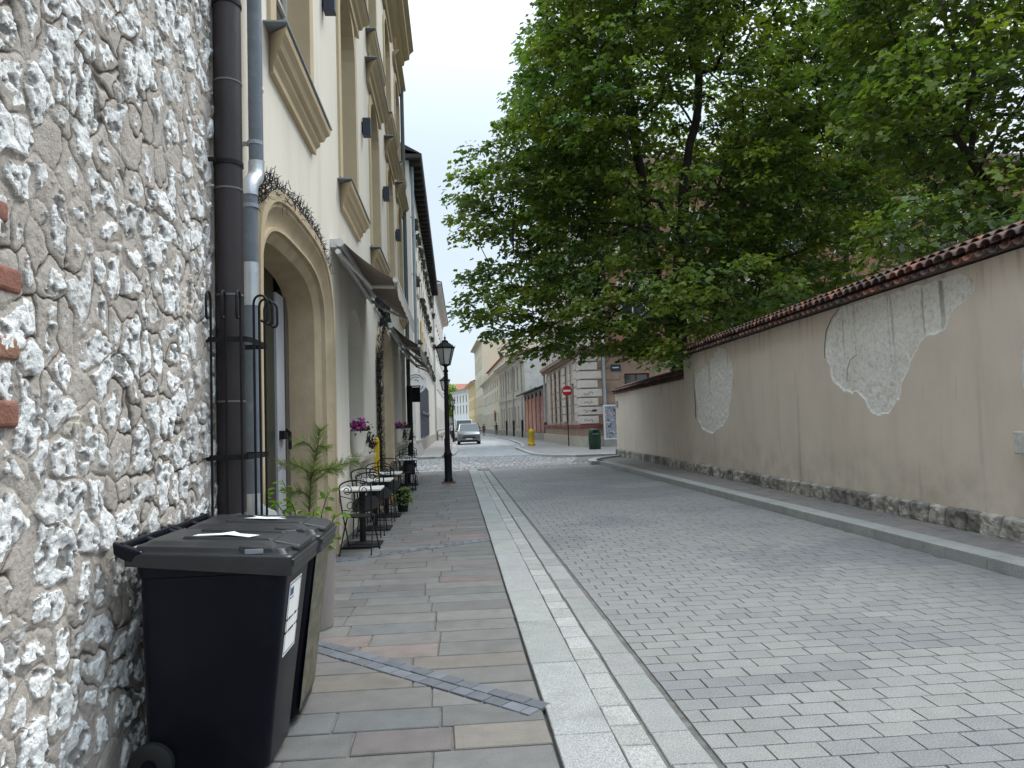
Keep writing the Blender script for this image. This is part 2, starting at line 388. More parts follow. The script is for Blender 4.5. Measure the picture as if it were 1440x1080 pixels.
# --- two drainage strips of blue-grey bricks laid skew across the slabs
def drain(ax, ay, bx, by):
    a, b, c, d, e, f = [], [], [], [], [], []
    L_ = math.hypot(bx - ax, by - ay); an = math.atan2(by - ay, bx - ax); ux, uy = math.cos(an), math.sin(an)
    for r in range(2):
        t = -0.06 * r
        while t < L_:
            ln = 0.135; q0, q1 = max(t, 0), min(t + ln, L_)
            if q1 - q0 > 0.03:
                m_ = (q0 + q1) / 2; off = (r - 0.5) * 0.105
                a.append(ax + ux * m_ - uy * off); b.append(ay + uy * m_ + ux * off); c.append((q1 - q0) / 2 - 0.003); d.append(0.049); e.append(an)
                k = random.uniform(0.8, 1.2); f.append((0.125 * k, 0.132 * k, 0.148 * k))
            t += ln
    return struct(stones('drain_strip', a, b, c, d, 0.030, f, M_drain, ang=e, inset=0.004, jit=0.002, depth=0.02))
drain(-1.25, 5.80, 0.43, 4.13); drain(-1.45, 9.05, 0.43, 10.25)
# --- crossing: pale kerb line, small setts
struct(stones('kerb', np.arange(-1.5, 0.5, 0.5), np.full(4, 26.15), np.full(4, 0.245), np.full(4, 0.22), 0.02, np.full((4, 3), 0.38), M_granite))
cx, cy, hx, hy = [], [], [], []
y = 26.45; row = 0
while y < 37.0:
    d = 0.20; x = -14.0 + (0.1 if row % 2 else 0)
    while x < 16:
        ln = random.uniform(0.18, 0.24)
        if x < -1.9 and y < 30.2: pass
        elif x > 5.25 and y < 28.6: pass
        elif x > 4.3 and y > 33.2: pass
        elif x > 6.6 and y < 31.8: pass
        else: cx.append(x + ln / 2); cy.append(y + d / 2 + random.uniform(-.012, .012)); hx.append(ln / 2 - 0.012); hy.append(d / 2 - 0.012)
        x += ln
    y += d; row += 1
n = len(cx); kk = (0.215 + 0.035 * RS.randn(n, 1)) * (0.8 + 0.5 * fbm(np.array(cx) * 0.4, np.array(cy) * 0.4, 3, 3))[:, None]
struct(stones('cobbles', cx, cy, hx, hy, 0.0, np.clip(kk * np.array([[0.99, 1.0, 1.02]]), .1, .5), M_granite, inset=0.03, jit=0.012, ztilt=0.006))
struct(slab('cobble_bed', [(-20, 26.4), (20, 26.4), (20, 37.2), (-20, 37.2)], -0.04, -0.016, M_joint))
struct(slab('asphalt_patch', [(4.6, 29.2), (5.4, 28.7), (6.4, 29.9), (8.5, 30.3), (8.5, 33.1), (5.6, 33.1)], -0.03, 0.006, M_asph))
# --- street beyond the crossing
struct(slab('far_road', [(-6, 37.0), (9, 37.0), (9, 75), (7, 105), (5, 150), (2.5, 205), (-6, 240), (-10, 240), (-6, 100)], -0.04, -0.001, M_far_sett))
cx, cy, hx, hy = [], [], [], []
y = 37.02; row = 0
while y < 62:
    x = 0.05 + (0.16 if row % 2 else 0)
    while x < 4.6: cx.append(x); cy.append(y + 0.13); hx.append(0.15); hy.append(0.12); x += 0.32
    y += 0.26; row += 1
n = len(cx); kk = np.clip(0.30 + 0.035 * RS.randn(n, 1), .2, .5) * np.array([[1.0, 1.01, 1.03]])
struct(stones('far_setts', cx, cy, hx, hy, 0.006, kk, M_granite, inset=0.02, jit=0.012, ztilt=0.004))
LK = [(-2.3, 36.2), (-0.75, 36.3), (-0.12, 38.2), (0.08, 42), (0.12, 50), (0.10, 62), (-0.05, 80), (-0.1, 110), (-0.2, 160)]
struct(slab('far_pavement', [(-2.3, 36.2)] + [(x - 0.3, y) for x, y in LK[1:]] + [(-6, 160), (-6, 36.2)], -0.03, 0.10, M_far_pave))
M_kerb2 = mat('kerb_granite', (0.37, 0.37, 0.36), rough=0.6, var=0.15, scale=4, bump=0.2, bscale=100, speck=0.2, speckscale=120)
def ribbon(name, pts, wdt, z0, z1, m):
    """A kerb following a line; the width lies to the left of the direction of travel."""
    mb = MB(); n = len(pts); o = []
    for i in range(n):
        a = Vector((*pts[max(i - 1, 0)], 0)); b = Vector((*pts[min(i + 1, n - 1)], 0)); t = (b - a).normalized(); nn = Vector((-t.y, t.x, 0))
        p = Vector((*pts[i], 0)); o.append((p, p + nn * wdt))
    for i in range(n - 1):
        (a, b), (c, d) = o[i], o[i + 1]
        mb.hexa([(a.x, a.y, z0), (c.x, c.y, z0), (d.x, d.y, z0), (b.x, b.y, z0), (a.x, a.y, z1), (c.x, c.y, z1), (d.x, d.y, z1), (b.x, b.y, z1)])
    return struct(mb.build(name, m))
ribbon('far_kerb', LK[1:], 0.3, -0.02, 0.105, M_kerb2)
# --- pavement and kerb below the right-hand wall
RK = [(5.25, -2), (5.25, 24.5), (5.27, 27.0), (5.42, 28.3), (5.8, 29.3), (6.4, 30.2), (7.1, 30.8)]
struct(slab('wall_pavement_bed', [(5.5, -2), (5.5, 27.0), (5.65, 28.2), (6.0, 29.1), (6.6, 29.9), (7.2, 30.5), (7.4, 30.5), (7.4, -2)], -0.03, 0.10, M_joint))
cx, cy, hx, hy, cc = [], [], [], [], []
y = -1.0
while y < 28.6:
    d = random.uniform(0.23, 0.28); x = 5.56 + (0.35 if y > 28 else 0)
    while x < 7.0:
        ln = random.uniform(0.34, 0.6); cx.append(x + ln / 2); cy.append(y + d / 2); hx.append(ln / 2 - 0.004); hy.append(d / 2 - 0.004)
        p = random.choice([(0.20, 0.175, 0.165), (0.19, 0.18, 0.175), (0.215, 0.185, 0.175), (0.185, 0.18, 0.18)]); cc.append(p); x += ln
    y += d
struct(stones('wall_pavement', cx, cy, hx, hy, 0.118, cc, M_slab))
rk = [(x, y) for x, y in RK]
mbk = MB(); segs = []
ribbon('kerb', [(b[0] + 0.30 if False else b[0], b[1]) for b in rk][::-1], 0.30, -0.03, 0.125, M_kerb2) if False else None
# kerb stones, each about a metre
a = []; y = -1.0
while y < 26.8: ln = random.uniform(0.9, 1.1); a.append((y, ln)); y += ln
n = len(a)
struct(stones('kerb', np.full(n, 5.40), [q[0] + q[1] / 2 for q in a], np.full(n, 0.15), [q[1] / 2 - 0.003 for q in a], 0.126, np.array([[0.32, 0.32, 0.305]]) * (1 + 0.05 * RS.randn(n, 1)), M_granite, inset=0.010, depth=0.15))
ribbon('kerb', [(7.1, 30.8), (6.5, 30.35), (5.85, 29.4), (5.42, 28.4), (5.27, 27.4), (5.25, 26.85)], -0.30, -0.03, 0.125, M_kerb2)
# --- pavement of the far right corner
FC = [(16, 33.0), (5.4, 33.0), (4.6, 33.8), (4.05, 35.0), (3.75, 37.0), (3.75, 46.0), (4.4, 49.0), (4.85, 56), (5.2, 72), (4.85, 100), (4.2, 135), (3.2, 175), (1.2, 205)]
struct(slab('corner_pavement', [(16, 33.25), (5.4, 33.25), (4.8, 33.95), (4.28, 35.1), (4.0, 37.0), (4.0, 46.0), (4.65, 49.0), (5.1, 56), (5.45, 72), (5.1, 100), (4.45, 135), (3.45, 175), (1.45, 205), (16, 205)], -0.03, 0.095, M_far_pave))
ribbon('corner_kerb', FC, -0.25, -0.03, 0.10, M_kerb2)

# ================================================================== RUBBLE STONE WALL (near left)
def nonuni(*parts):
    r = []
    for a, b, s in parts: r += list(np.arange(a, b - 1e-6, s))
    return np.array(r + [parts[-1][1]])
us = nonuni((-1.5, 2.3, 0.025), (2.3, 5.125, 0.0062)); zs = nonuni((-0.06, 5.1, 0.0062), (5.1, 9.0, 0.03))
U, Z = np.meshgrid(us, zs, indexing='ij')
Uw = U + 0.05 * (fbm(U * 5, Z * 5, 1, 3) - 0.5) * 2 + 0.018 * (fbm(U * 18, Z * 18, 4, 2) - .5) * 2
Zw = Z + 0.05 * (fbm(U * 5, Z * 5, 2, 3) - 0.5) * 2 + 0.018 * (fbm(U * 18, Z * 18, 6, 2) - .5) * 2
F1 = np.full(U.shape, 9.0); F2 = np.full(U.shape, 9.0); ID = np.zeros(U.shape, int); DX = np.zeros(U.shape); DZ = np.zeros(U.shape)
seeds = []
yy = -1.7; 
for gy in np.arange(-1.7, 5.4, 0.19):
    for gz in np.arange(-0.25, 9.2, 0.175):
        seeds.append((gy + RS.uniform(-.075, .075) + (0.095 if int(round(gz / 0.175)) % 2 else 0), gz + RS.uniform(-.07, .07), RS.choice([0.62, 0.8, 1.0, 1.0, 1.2, 1.45]), RS.uniform(0.8, 1.35)))
for k, (su, sz, sw, asp) in enumerate(seeds):
    i0, i1 = np.searchsorted(us, (su - 0.46, su + 0.46)); j0, j1 = np.searchsorted(zs, (sz - 0.46, sz + 0.46))
    if i1 <= i0 or j1 <= j0: continue
    sl_ = (slice(i0, i1), slice(j0, j1)); du = (Uw[sl_] - su) * asp; dz = (Zw[sl_] - sz) / asp
    d = np.sqrt(du * du + dz * dz) / sw
    f1, f2, id_ = F1[sl_], F2[sl_], ID[sl_]
    nw = d < f1; F2[sl_] = np.where(nw, f1, np.minimum(f2, d)); F1[sl_] = np.where(nw, d, f1); ID[sl_] = np.where(nw, k, id_)
    DX[sl_] = np.where(nw, du, DX[sl_]); DZ[sl_] = np.where(nw, dz, DZ[sl_])
edge = F2 - F1
nS = len(seeds); rc = RS.rand(nS); core_thr = RS.uniform(0.006, 0.085, nS); core_thr[RS.rand(nS) < 0.08] = 0.2
tu = RS.uniform(-0.35, 0.35, nS); tz = RS.uniform(-0.35, 0.35, nS); hh = RS.uniform(0.003, 0.012, nS)
rgh = fbm(U * 14, Z * 14, 7, 4); rg2 = fbm(U * 45, Z * 45, 12, 3)
st = edge - core_thr[ID] + (rgh - 0.5) * 0.095 + (rg2 - .5) * 0.035
mask = np.clip(st / 0.012 + 0.5, 0, 1)
groove = np.exp(-(edge / 0.0075) ** 2) * np.clip((fbm(U * 3.1, Z * 3.1, 15, 2) - 0.42) * 7, 0, 1)
pit = np.clip((fbm(U * 19, Z * 19, 21, 3) - 0.57) * 9, 0, 1) * mask
rid = 1 - np.abs(2 * fbm(U * 11, Z * 11, 44, 3) - 1)
H_ = 0.010 + 0.010 * np.clip(edge / 0.04, 0, 1) ** 0.6 + 0.006 * (rg2 - .5) + 0.024 * (fbm(U * 4, Z * 4, 30, 3) - .5)
H_ += mask * (hh[ID] + (tu[ID] * DX + tz[ID] * DZ) * 0.32 + 0.010 * (rgh - 0.5) + 0.022 * (rid - .75)) - 0.014 * groove - 0.014 * pit
XX = -1.615 + H_ * 0.95
edgefade = np.clip((5.125 - U) / 0.05, 0, 1); XX = XX - 0.03 * (1 - edgefade) ** 2
V = np.stack([XX, U, Z], -1).reshape(-1, 3); a_, b_ = U.shape
I = np.arange(a_ * b_).reshape(a_, b_); Fq = np.stack([I[:-1, :-1], I[1:, :-1], I[1:, 1:], I[:-1, 1:]], -1).reshape(-1, 4)
def stonewall_mat():
    m = bpy.data.materials.new('rubble_stone'); m.use_nodes = True; nt = m.node_tree; N = nt.nodes; L = nt.links; b = N['Principled BSDF']
    b.inputs['Roughness'].default_value = 0.9; b.inputs['Specular IOR Level'].default_value = 0.2
    tc = S(N, 'ShaderNodeTexCoord')
    def noise(sc, det=6, rg=0.6):
        n = S(N, 'ShaderNodeTexNoise'); n.inputs['Scale'].default_value = sc; n.inputs['Detail'].default_value = det; n.inputs['Roughness'].default_value = rg; L.new(tc.outputs['Object'], n.inputs['Vector']); return n.outputs['Fac']
    def rng(v, a, b_, c=0., d=1.):
        r = S(N, 'ShaderNodeMapRange'); r.inputs['From Min'].default_value = a; r.inputs['From Max'].default_value = b_; r.inputs['To Min'].default_value = c; r.inputs['To Max'].default_value = d; L.new(v, r.inputs['Value']); return r.outputs[0]
    def mixc(f, A, B):
        x = S(N, 'ShaderNodeMix', data_type='RGBA'); L.new(f, x.inputs[0])
        for k, q in ((6, A), (7, B)):
            if isinstance(q, tuple): x.inputs[k].default_value = (*q, 1)
            else: L.new(q, x.inputs[k])
        return x.outputs[2]
    def att(n): return S(N, 'ShaderNodeAttribute', attribute_name=n).outputs['Fac']
    def math_(op, A, B):
        x = S(N, 'ShaderNodeMath', operation=op)
        for k, q in enumerate((A, B)):
            if isinstance(q, (int, float)): x.inputs[k].default_value = q
            else: L.new(q, x.inputs[k])
        return x.outputs[0]
    mort = mixc(rng(noise(9), .35, .68), (0.42, 0.37, 0.325), (0.54, 0.485, 0.435))
    mort = mixc(rng(noise(60, 4), .5, .75, 0, .55), mort, (0.26, 0.235, 0.21))
    stc = mixc(rng(noise(13, 9, .72), .33, .47), (0.33, 0.31, 0.29), (0.88, 0.87, 0.85))
    stc = mixc(rng(noise(38, 8, .75), .56, .63, 0, .85), stc, (0.20, 0.185, 0.17))
    stc = mixc(rng(att('cell'), 0.965, 0.98, 0, .45), stc, (0.52, 0.40, 0.24))
    stc = mixc(rng(att('cell'), 0.0, 0.18, .4, 0), stc, (0.42, 0.38, 0.35))
    stv = S(N, 'ShaderNodeVectorMath', operation='SCALE'); L.new(stc, stv.inputs[0]); L.new(rng(math_('FRACT', math_('MULTIPLY', att('cell'), 7.31), 0.0), 0, 1, 0.88, 1.10), stv.inputs['Scale']); stc = stv.outputs[0]
    ms = rng(math_('ADD', att('mask'), math_('MULTIPLY', math_('SUBTRACT', noise(55, 5), 0.5), 0.9)), 0.42, 0.58)
    c = mixc(ms, mort, stc)
    c = mixc(rng(att('groove'), .15, .7, 0, .8), c, (0.085, 0.073, 0.065))
    c = mixc(rng(att('pit'), .2, .8, 0, .75), c, (0.14, 0.12, 0.105))
    L.new(c, b.inputs['Base Color'])
    h = math_('ADD', noise(45, 8, .7), math_('MULTIPLY', noise(170, 3), 0.4))
    bp = S(N, 'ShaderNodeBump'); bp.inputs['Strength'].default_value = 0.8; bp.inputs['Distance'].default_value = 0.016; L.new(h, bp.inputs['Height']); L.new(bp.outputs[0], b.inputs['Normal'])
    return m
sw = thing('stone_wall', 'rough rubble wall of white limestone set in grey mortar behind the black bins', 'wall', (-1.6, 3.0, 0))
def local(V, o): return V - np.array(o.location)[None]
np_mesh('rubble_face', local(V, sw), Fq, stonewall_mat(), sw, {'mask': mask.reshape(-1), 'groove': groove.reshape(-1), 'pit': pit.reshape(-1), 'cell': rc[ID].reshape(-1)}, smooth=False)
mb = MB(); mb.box(-0.5, -0.06, -4.5, 2.10, -0.06, 9.0); mb.build('wall_core', mat('mortar', (0.40, 0.37, 0.34), rough=.9, bump=.4, bscale=30), sw)
M_brick = mat('red_brick', (0.22, 0.095, 0.068), rough=0.85, var=0.3, scale=14, bump=0.35, bscale=70, dirt=(0.20, 0.09, 0.06, .6), dscale=12)
M_brick2 = mat('worn_brick', (0.28, 0.145, 0.095), rough=0.85, var=0.35, scale=20, bump=0.4, bscale=60, dirt=(0.25, 0.12, 0.08, .7), dscale=14)
for k, (y1, z0, z1) in enumerate([(2.775, 2.375, 2.455), (2.86, 2.13, 2.225), (2.85, 1.885, 1.975), (2.845, 1.64, 1.74)]):
    mb = MB(); mb.box(-1.66, -1.584, y1 - 0.26, y1, z0, z1); b_ = mb.build('brick', M_brick2 if k == 2 else M_brick, None, bevel=0.018, seg=3)
    b_.parent = sw; b_.matrix_parent_inverse = Matrix.Translation(-Vector(sw.location)); b_['label'] = ['red brick let into the rubble, uppermost', 'long red brick in the rubble', 'orange worn brick in the rubble', 'dark red brick, lowest of the bricks'][k]
# ================================================================== LEFT: cream building with the cafe
XF = -1.6
M_cream = mat('cream_render', (0.67, 0.62, 0.535), rough=0.9, var=0.045, scale=0.9, bump=0.12, bscale=22, dirt=(0.47, 0.43, 0.37, .55), dscale=1.1, stretch=(1, 1, .16), spec=0.15)
M_tan = mat('tan_trim', (0.50, 0.40, 0.265), rough=0.85, var=0.08, scale=2, bump=0.06, bscale=40, spec=0.15)
M_stone = mat('sandstone', (0.44, 0.35, 0.235), rough=0.85, var=0.16, scale=3.2, bump=0.18, bscale=45, dirt=(0.30, 0.235, 0.16, .6), dscale=1.1, stretch=(1, 1, 0.6), spec=0.15)
M_zinc = mat('zinc_flashing', (0.28, 0.31, 0.34), rough=0.5, var=0.1, metal=0.4)
M_frame_w = mat('window_frame_paint', (0.55, 0.53, 0.49), rough=0.5, var=0.06)
M_frame_b = mat('dark_frame_paint', (0.10, 0.085, 0.075), rough=0.5, var=0.1)
M_glass = glass('window_glass'); M_black = mat('black_iron', (0.010, 0.010, 0.012), spec=0.2, rough=0.6, var=0.3, scale=8, bump=0.1, bscale=120)
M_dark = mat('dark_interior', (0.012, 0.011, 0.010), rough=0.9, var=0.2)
Y1, Y2, ZT = 5.13, 25.0, 13.75
cream = wthing('cream_building', 'cream rendered building with tan window mouldings, cafe awnings and arched sandstone doorway', 'building', (XF, 15, 0))
O = (XF, 0, 0); UV = (0, 1, 0); NV = (1, 0, 0)
L1 = [7.75, 11.95, 16.1, 20.15, 23.75]; HW = 0.84
ops = [(6.08, 9.52, -0.02, 3.70, 0.95)]
ops += [(11.5, 13.35, 1.16, 3.58, 0.75), (19.9, 21.55, 1.16, 3.5, 0.6), (23.0, 24.5, 1.16, 3.5, 0.6), (15.72, 18.68, -0.02, 3.77, 1.02)]
ops += [(c - HW, c + HW, 5.32, 8.62, 0.62) for c in L1] + [(c - HW, c + HW, 9.85, 12.75, 0.5) for c in L1]
mb = MB(); facade(mb, O, UV, NV, Y1, Y2, -0.02, ZT, ops, reveal=False)
mb.add([(XF, Y2, -0.02), (-12, Y2, -0.02), (-12, Y2, ZT), (XF, Y2, ZT)], [(0, 1, 2, 3)]); mb.add([(XF, Y1, -0.02), (-12, Y1, -0.02), (-12, Y1, ZT), (XF, Y1, ZT)], [(3, 2, 1, 0)])
mb.add([(-12, Y1, -0.02), (-12, Y2, -0.02), (-12, Y2, ZT), (-12, Y1, ZT)], [(3, 2, 1, 0)])
mb.build('wall', M_cream, cream)
# painted plaster reveals on the ground floor, tan bands and reveals above
for q_ in ops[1:4]: mb = MB(); facade(mb, O, UV, NV, 0, 0, 0, 0, [q_], depth=0.42, wall=False); mb.build('window_reveal', M_cream, cream)
for c in L1:
    for (za, zb, ri) in ((5.32, 8.62, 0.62), (9.85, 12.75, 0.5)):
        mb = MB(); facade(mb, O, UV, NV, 0, 0, 0, 0, [(c - HW, c + HW, za, zb, ri)], depth=0.30, wall=False)
        framed(mb, O, UV, NV, c - HW, c + HW, za, zb, ri, 0.22, 0.035, 0.0); mb.build('window_surround', M_tan, cream)
        window(cream, O, UV, NV, c - HW, c + HW, za, zb, ri, 0.28, M_frame_w, M_glass)
        mb = MB(); zs_ = za - 0.12; profile_run(mb, (XF, 0, zs_), UV, NV, c - 1.0, c + 1.0, SILL); mb.build('window_sill', M_tan, cream)
        mb = MB(); mb.box(XF, XF + 0.215, c - 1.225, c + 1.225, zs_ + 0.031, zs_ + 0.046); mb.build('sill_flashing', M_zinc, cream)
    mb = MB()
    profile_run(mb, (XF, 0, 9.0), UV, NV, c - 1.2, c + 1.2, [(0, -0.36), (0.07, -0.36), (0.07, -0.20), (0.12, -0.17), (0.14, -0.10), (0.20, -0.05), (0.24, 0.0), (0, 0.04)])
    mb.box(XF, XF + 0.06, c - 1.05, c + 1.05, 8.43 + 0.35, 8.66); mb.build('window_hood', M_tan, cream)
    mb = MB(); mb.box(XF, XF + 0.255, c - 1.455, c + 1.455, 9.041, 9.056); mb.build('hood_flashing', M_zinc, cream)
    mb = MB(); profile_run(mb, (XF, 0, 13.2), UV, NV, c - 1.2, c + 1.2, [(0, -0.30), (0.08, -0.30), (0.10, -0.12), (0.20, -0.05), (0.24, 0.0), (0, 0.04)]); mb.build('window_hood', M_tan, cream)
for (ua, ub, za, zb, ri) in ops[1:4]:
    window(cream, O, UV, NV, ua, ub, za, zb, ri, 0.42, M_frame_w, M_glass, rows=2)
    mb = MB(); profile_run(mb, (XF, 0, 1.15), UV, NV, ua - 0.06, ub + 0.06, [(0, -0.30), (0.03, -0.30), (0.03, -0.22), (0.08, -0.16), (0.10, -0.08), (0.17, -0.06), (0.18, 0.0), (-0.40, 0.012)]); mb.build('window_sill', mat('sill_stone', (0.52, 0.47, 0.40), rough=.8), cream)
mb = MB(); profile_run(mb, (XF, 0, 14.45), UV, NV, Y1 + 0.7, Y2 - 0.1, [(0, -0.75), (0.08, -0.75), (0.10, -0.55), (0.22, -0.50), (0.24, -0.36), (0.40, -0.30), (0.42, -0.12), (0.52, -0.02), (0.55, 0.0), (0, 0.05)], taper=False); mb.build('cornice', M_tan, cream)
mb = MB(); mb.prism([(XF + 0.5, Y1, 14.5), (-6.8, Y1, 17.2), (-12, Y1, 14.5)], (0, Y2 - Y1, 0)); mb.build('roof', mat('sheet_roof', (0.12, 0.12, 0.125), rough=.5, metal=.3), cream)
# --- sandstone doorways: a moulding swept round a flat basket arch
def portal(parent, c, a, zsp, b, prof, m, ztop_flat=None):
    path = []
    n = 22
    for k in range(n + 1):
        t = math.pi * k / n; cx_, sz_ = -math.cos(t), math.sin(t)
        path.append((math.copysign(abs(cx_) ** 0.62, cx_), sz_ ** 0.62))
    mb = MB(); rows = []
    for (o, d) in prof:
        r = [(c - (a - o), -0.02)] + [(c + (a - o) * p, zsp + (b - o) * q) for p, q in path] + [(c + (a - o), -0.02)]
        rows.append([(XF + d, u, z) for u, z in r])
    k = len(rows[0]); vs = [p for r in rows for p in r]
    fs = [(i * k + j, i * k + j + 1, (i + 1) * k + j + 1, (i + 1) * k + j) for i in range(len(rows) - 1) for j in range(k - 1)]
    mb.add(vs, fs); return mb.build('door_surround', m, parent, smooth=True)
portal(cream, 7.80, 1.85, 2.75, 1.07, [(0.0, -0.05), (0.0, 0.10), (0.09, 0.10), (0.10, 0.075), (0.13, 0.075), (0.17, 0.03), (0.24, 0.0), (0.30, 0.0), (0.31, 0.03), (0.335, 0.03), (0.34, -0.02), (0.40, -0.06), (0.43, -0.09), (0.43, -0.42)], M_stone)
portal(cream, 17.2, 1.62, 2.75, 1.15, [(0.0, -0.05), (0.0, 0.10), (0.12, 0.10), (0.18, 0.03), (0.28, 0.0), (0.32, -0.04), (0.40, -0.10), (0.40, -0.5)], M_stone)
# doors: dark boards set back in the arch, one grey leaf standing in it
dr = MB(); dr.box(XF - 0.62, XF - 0.55, 6.0, 9.6, -0.02, 3.6); dr.build('door_recess', M_dark, cream)
M_lilac = mat('grey_door_paint', (0.36, 0.355, 0.39), rough=0.45, var=0.08); M_green = mat('bottle_green_paint', (0.022, 0.026, 0.016), rough=0.4, var=0.25)
d1 = MB(); d1.box(XF - 0.50, XF - 0.43, 6.2, 8.60, 0.03, 3.45); d1.build('door', M_green, cream)
d2 = MB(); d2.box(XF - 0.48, XF - 0.41, 8.64, 9.02, 0.03, 3.2); o_ = d2.build('door', M_lilac, cream, bevel=0.006); o_['label'] = 'pale grey door leaf'
d3 = MB(); d3.box(XF - 0.41, XF - 0.35, 8.70, 8.90, 1.50, 1.60); d3.tube([(XF - 0.35, 8.80, 1.62), (XF - 0.31, 8.80, 1.58), (XF - 0.31, 8.80, 1.38)], 0.02, 6); d3.build('handle', M_black, o_)
d4 = MB(); d4.box(XF - 0.49, XF - 0.40, 9.04, 9.30, 0.02, 3.3); d4.build('door_frame', M_frame_b, cream)
d5 = MB(); d5.box(XF - 0.55, XF - 0.48, 15.7, 18.6, -0.02, 3.6); d5.build('door', M_frame_b, cream)
# --- awnings
M_fab = mat('taupe_canvas', (0.25, 0.205, 0.175), rough=0.85, var=0.06, scale=3, bump=0.05, bscale=200)
M_val = mat('lit_valance', (0.36, 0.33, 0.30), rough=0.85, var=0.05)  # paler than the canopy cloth: light shining through is put into this colour
M_alu = mat('white_aluminium', (0.62, 0.61, 0.59), rough=0.35, var=0.05, spec=.5)
def awning(label, y0, y1, zw, xf, zf):
    t = wthing('awning', label, 'awning', (XF + 0.1, (y0 + y1) / 2, zw), group='awnings over the cafe front')
    mb = MB(); mb.tube([(XF + 0.13, y0, zw), (XF + 0.13, y1, zw)], 0.055, 12); mb.box(XF + 0.003, XF + 0.09, y0 + 0.02, y1 - 0.02, zw - 0.06, zw + 0.05); mb.build('roller', M_alu, t, smooth=True)
    mb = MB(); mb.tube([(XF + 0.11, y0 - 0.03, zw - 0.13), (XF + 0.11, y1, zw - 0.13)], 0.035, 10); mb.build('torsion_bar', M_alu, t, smooth=True)
    mb = MB(); n = 10
    vs = []; fs = []
    for i in range(n + 1):
        k = i / n; x = XF + 0.15 + (xf - XF - 0.15) * k; z = zw + 0.04 + (zf - zw - 0.02) * k - 0.05 * math.sin(math.pi * k)
        vs += [(x, y0 + 0.06, z), (x, y1 - 0.06, z), (x, y1 - 0.06, z - 0.006), (x, y0 + 0.06, z - 0.006)]
    for i in range(n):
        a = i * 4
        for q in range(4): fs.append((a + q, a + 4 + q, a + 4 + (q + 1) % 4, a + (q + 1) % 4))
    mb.add(vs, fs); mb.build('canopy', M_fab, t, smooth=True)
    mb = MB(); mb.tube([(xf, y0, zf), (xf, y1, zf)], 0.035, 10); mb.build('front_bar', M_alu, t, smooth=True)
    for s, ye in ((1, y0 + 0.25), (-1, y1 - 0.25)):
        mb = MB(); el = (XF + (xf - XF) * 0.5, ye + s * 0.75, (zw + zf) / 2 - 0.16)
        mb.tube([(XF + 0.12, ye, zw - 0.13), el], 0.028, 8); mb.tube([el, (xf - 0.02, ye + s * 0.12, zf - 0.03)], 0.024, 8); mb.sphere(el, 0.04); mb.build('arm', M_alu, t, smooth=True)
    mb = MB(); m_ = 24; top = []; bot = []
    for i in range(m_ + 1):
        y = y0 + 0.06 + (y1 - y0 - 0.12) * i / m_; top.append((xf + 0.02, y, zf - 0.02)); bot.append((xf + 0.025, y, zf - 0.20 - 0.03 * abs(math.sin(i * math.pi / 3))))
    vs = top + bot; fs = [(i, i + 1, m_ + 2 + i, m_ + 1 + i) for i in range(m_)]; mb.add(vs, fs); o = mb.build('valance', M_val, t)
    sd = o.modifiers.new('s', 'SOLIDIFY'); sd.thickness = 0.004
    return t
awning('largest taupe awning, between the big arched doorway and the black sign letters', 9.95, 14.1, 4.1, -0.74, 3.58)
awning('taupe awning beyond the black sign letters, middle one of the three', 17.95, 22.1, 4.05, -0.80, 3.55)
awning('farthest taupe awning, just before the end of the cream building', 22.5, 25.3, 4.0, -0.74, 3.42)
# --- sign letters over the second doorway
t = wthing('shop_sign', 'black raised sign letters above the second sandstone doorway', 'sign', (XF, 16.5, 4.4))
mb = MB(); mb.box(XF + 0.003, XF + 0.02, 15.3, 18.3, 4.08, 4.62); mb.build('sign_board', mat('sign_white', (0.72, 0.73, 0.74), rough=.4), t)
for k in range(5):
    y = 15.4 + k * 0.58; mb = MB(); mb.box(XF + 0.02, XF + 0.14, y, y + 0.09, 4.14, 4.56); mb.box(XF + 0.02, XF + 0.14, y + 0.091, y + 0.36, 4.14, 4.22)
    if k % 2: mb.box(XF + 0.02, XF + 0.14, y + 0.091, y + 0.30, 4.44, 4.56)
    mb.build('letter', M_black, t)
# --- box lamps on the upper wall
M_box = mat('lamp_navy', (0.028, 0.034, 0.052), rough=0.4, var=0.1)
for y, lb in ((9.72, 'dark box lamp high on the cream wall, nearest of the row'), (13.95, 'dark box lamp on the cream wall between second and third upper window'), (18.0, 'dark box lamp on the cream wall, third of the row'), (21.95, 'dark box lamp on the cream wall, farthest of the row')):
    t = wthing('wall_lamp', lb, 'lamp', (XF, y, 7.3), group='box lamps on the cream wall')
    mb = MB(); mb.box(XF + 0.02, XF + 0.17, y - 0.075, y + 0.075, 7.13, 7.47); mb.build('lamp_body', M_box, t, bevel=0.004)
    mb = MB(); mb.box(XF + 0.002, XF + 0.02, y - 0.05, y + 0.05, 7.2, 7.4); mb.build('bracket', M_black, t)
